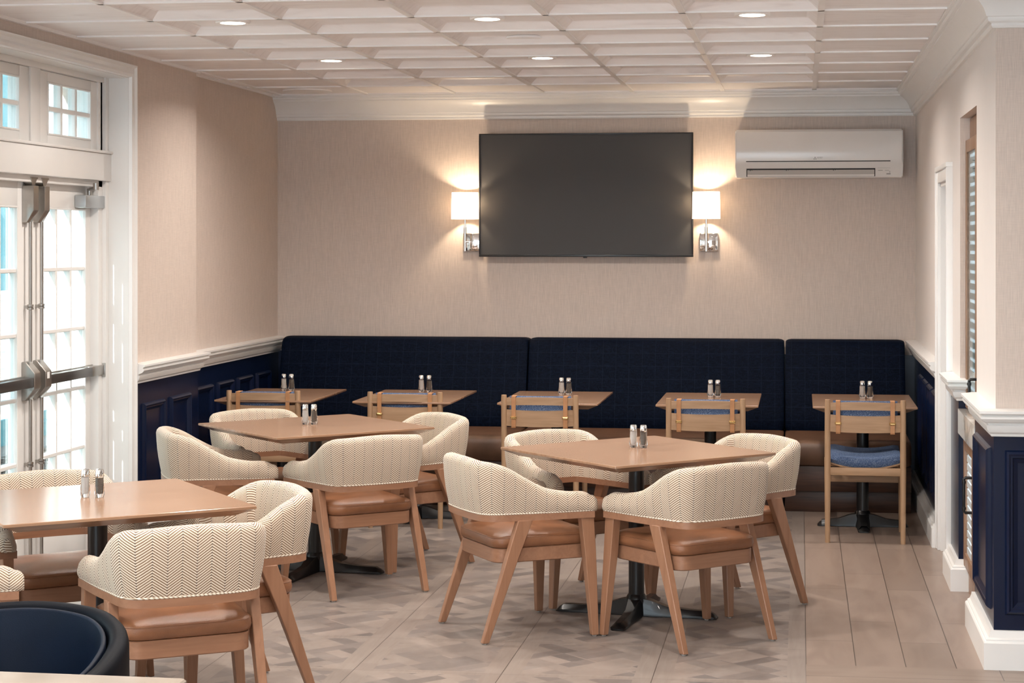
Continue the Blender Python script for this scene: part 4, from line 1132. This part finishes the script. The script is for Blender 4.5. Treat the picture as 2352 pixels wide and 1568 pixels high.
# ================================================================== foreground
def near_chair():
    e = empty('navy_barrel_chair', (-1.915, 4.19, 0), PI - 0.06); tag(e, 'dark navy leather barrel chair at the lower left corner behind the glossy table', 'chair')
    half = [(0.322, 0.20, 0.688), (0.328, 0.10, 0.70), (0.322, 0.0, 0.715), (0.298, -0.11, 0.735), (0.250, -0.20, 0.752), (0.180, -0.27, 0.765), (0.095, -0.305, 0.772), (0.0, -0.315, 0.775)]
    bm = bmesh.new(); shell(bm, half, 0.30, 0.05, 0.006)
    mesh_obj('backrest_shell', bm, M['navy_leather'], e, ang=1.2)
    inner = [(x*0.84, y*0.84+0.004, z-0.010) for x, y, z in half]
    bm = bmesh.new(); shell(bm, inner, 0.36, 0.012, 0.006)
    mesh_obj('inner_upholstery', bm, M['navy_felt'], e, ang=1.2)
    so_ = outline([(-0.25, -0.24), (0.25, -0.24), (0.26, 0.27), (-0.26, 0.27)], 0.08, 6)
    build('seat_cushion', M['navy_felt'], lambda bm: loft_outline(bm, so_, [(0.02, 0.36), (0, 0.37), (0, 0.44), (0.02, 0.46), (0.08, 0.47)]), e, ang=1.2)
    build('seat_frame', M['rail_wood'], lambda bm: loft_outline(bm, so_, [(0.01, 0.295), (0.01, 0.358)]), e)
    for sx in (-1, 1):
        for y in (-0.2, 0.22):
            build('leg', M['chair_wood'], lambda bm: hexa(bm, [(sx*0.25-0.014, y-0.014, 0), (sx*0.25+0.014, y-0.014, 0), (sx*0.25+0.014, y+0.014, 0), (sx*0.25-0.014, y+0.014, 0)], [(sx*0.22-0.02, y-0.02, 0.296), (sx*0.22+0.02, y-0.02, 0.296), (sx*0.22+0.02, y+0.02, 0.296), (sx*0.22-0.02, y+0.02, 0.296)], 0.003), e)
near_chair()
def near_table():
    e = empty('stone_top_table', (-1.80, 3.36, 0)); tag(e, 'glossy pale stone table top reaching into the lower left corner', 'table')
    o = outline([(-0.55, -0.42), (0.512, -0.42), (0.512, 0.44), (-0.55, 0.47)], 0.012, 4)
    build('table_top', M['table_stone'], lambda bm: loft_outline(bm, o, [(0.004, 0.728), (0, 0.732), (0, 0.756), (0.004, 0.760)]), e)
    build('column', M['black_iron'], lambda bm: lathe(bm, [(0.22, 0.0), (0.22, 0.012), (0.05, 0.03), (0.04, 0.06), (0.04, 0.727)], 32), e)
near_table()

# ================================================================== outside, beyond the doors
g = structure(sbox('ground', M['paving'], -14, -3.99, -6, 32, -0.40, -0.05)); g.name = 'floor_outside'
g['label'] = 'pale paving outside the doors'; g['category'] = 'paving'
bpy.data.objects.remove(g)
gr = sbox('lawn', M['grass'], -7.0, -4.6, -6, 32, -0.40, -0.25); tag(gr, 'pale sunlit grass strip seen through the door glass', 'grass', kind='stuff')
pv = sbox('terrace', M['paving'], -4.6, -3.98, -6, 32, -0.40, -0.04); structure(pv, 'pale paving just outside the doors', 'paving')
def mulch(bm):
    rnd = random.Random(3)
    box(bm, -6.96, -6.3, -6, 32, -0.25, -0.235)
    for k in range(1500):
        x = -6.92 + rnd.random()*0.6; y = 8 + rnd.random()*14; s = 0.02+rnd.random()*0.035; z = -0.235+rnd.random()*0.02
        v = [bm.verts.new((x+rnd.uniform(-s, s), y+rnd.uniform(-s, s), z+rnd.uniform(0, s))) for _ in range(4)]
        for f in ((0, 1, 2), (0, 2, 3), (0, 3, 1), (1, 3, 2)): bm.faces.new([v[i] for i in f])
tag(build('mulch_bed', M['soil'], mulch, smooth=False), 'dark bark mulch bed along the neighbouring wall outside', 'mulch', kind='stuff')
def house():
    e = empty('neighbour_house', (-7.5, 14, -0.25)); tag(e, 'sunlit white boarded house outside the french doors', 'house')
    def wl(bm):
        z = 0.36
        box(bm, -2.0, 0.46, -20, 18, 0, 6.0)
        while z < 5.9:
            hexa(bm, [(0.40, -20, z), (0.50, -20, z), (0.50, 18, z), (0.40, 18, z)], [(0.40, -20, z+0.15), (0.475, -20, z+0.15), (0.475, 18, z+0.15), (0.40, 18, z+0.15)]); z += 0.15
    build('boarded_wall', M['siding'], wl, e)
    build('skirting_board', M['teal'], lambda bm: box(bm, 0.4, 0.53, -20, 18, 0.13, 0.36), e)
    build('footing', M['footing'], lambda bm: box(bm, 0.4, 0.52, -20, 18, 0, 0.13), e)
    for y in (-7.0, -4.2, 1.1, 4.0, 6.3):
        w = build('window_frame', M['siding'], lambda bm: (box(bm, 0.48, 0.56, y-0.06, y, 1.50, 3.9), box(bm, 0.48, 0.56, y+0.9, y+0.96, 1.50, 3.9), box(bm, 0.48, 0.57, y-0.06, y+0.96, 1.42, 1.50), box(bm, 0.48, 0.57, y-0.06, y+0.96, 3.9, 3.98), box(bm, 0.5, 0.55, y, y+0.9, 2.6, 2.65)), e)
        build('shutter', M['teal'], lambda bm: box(bm, 0.49, 0.52, y, y+0.9, 1.5, 3.9), w)
house()
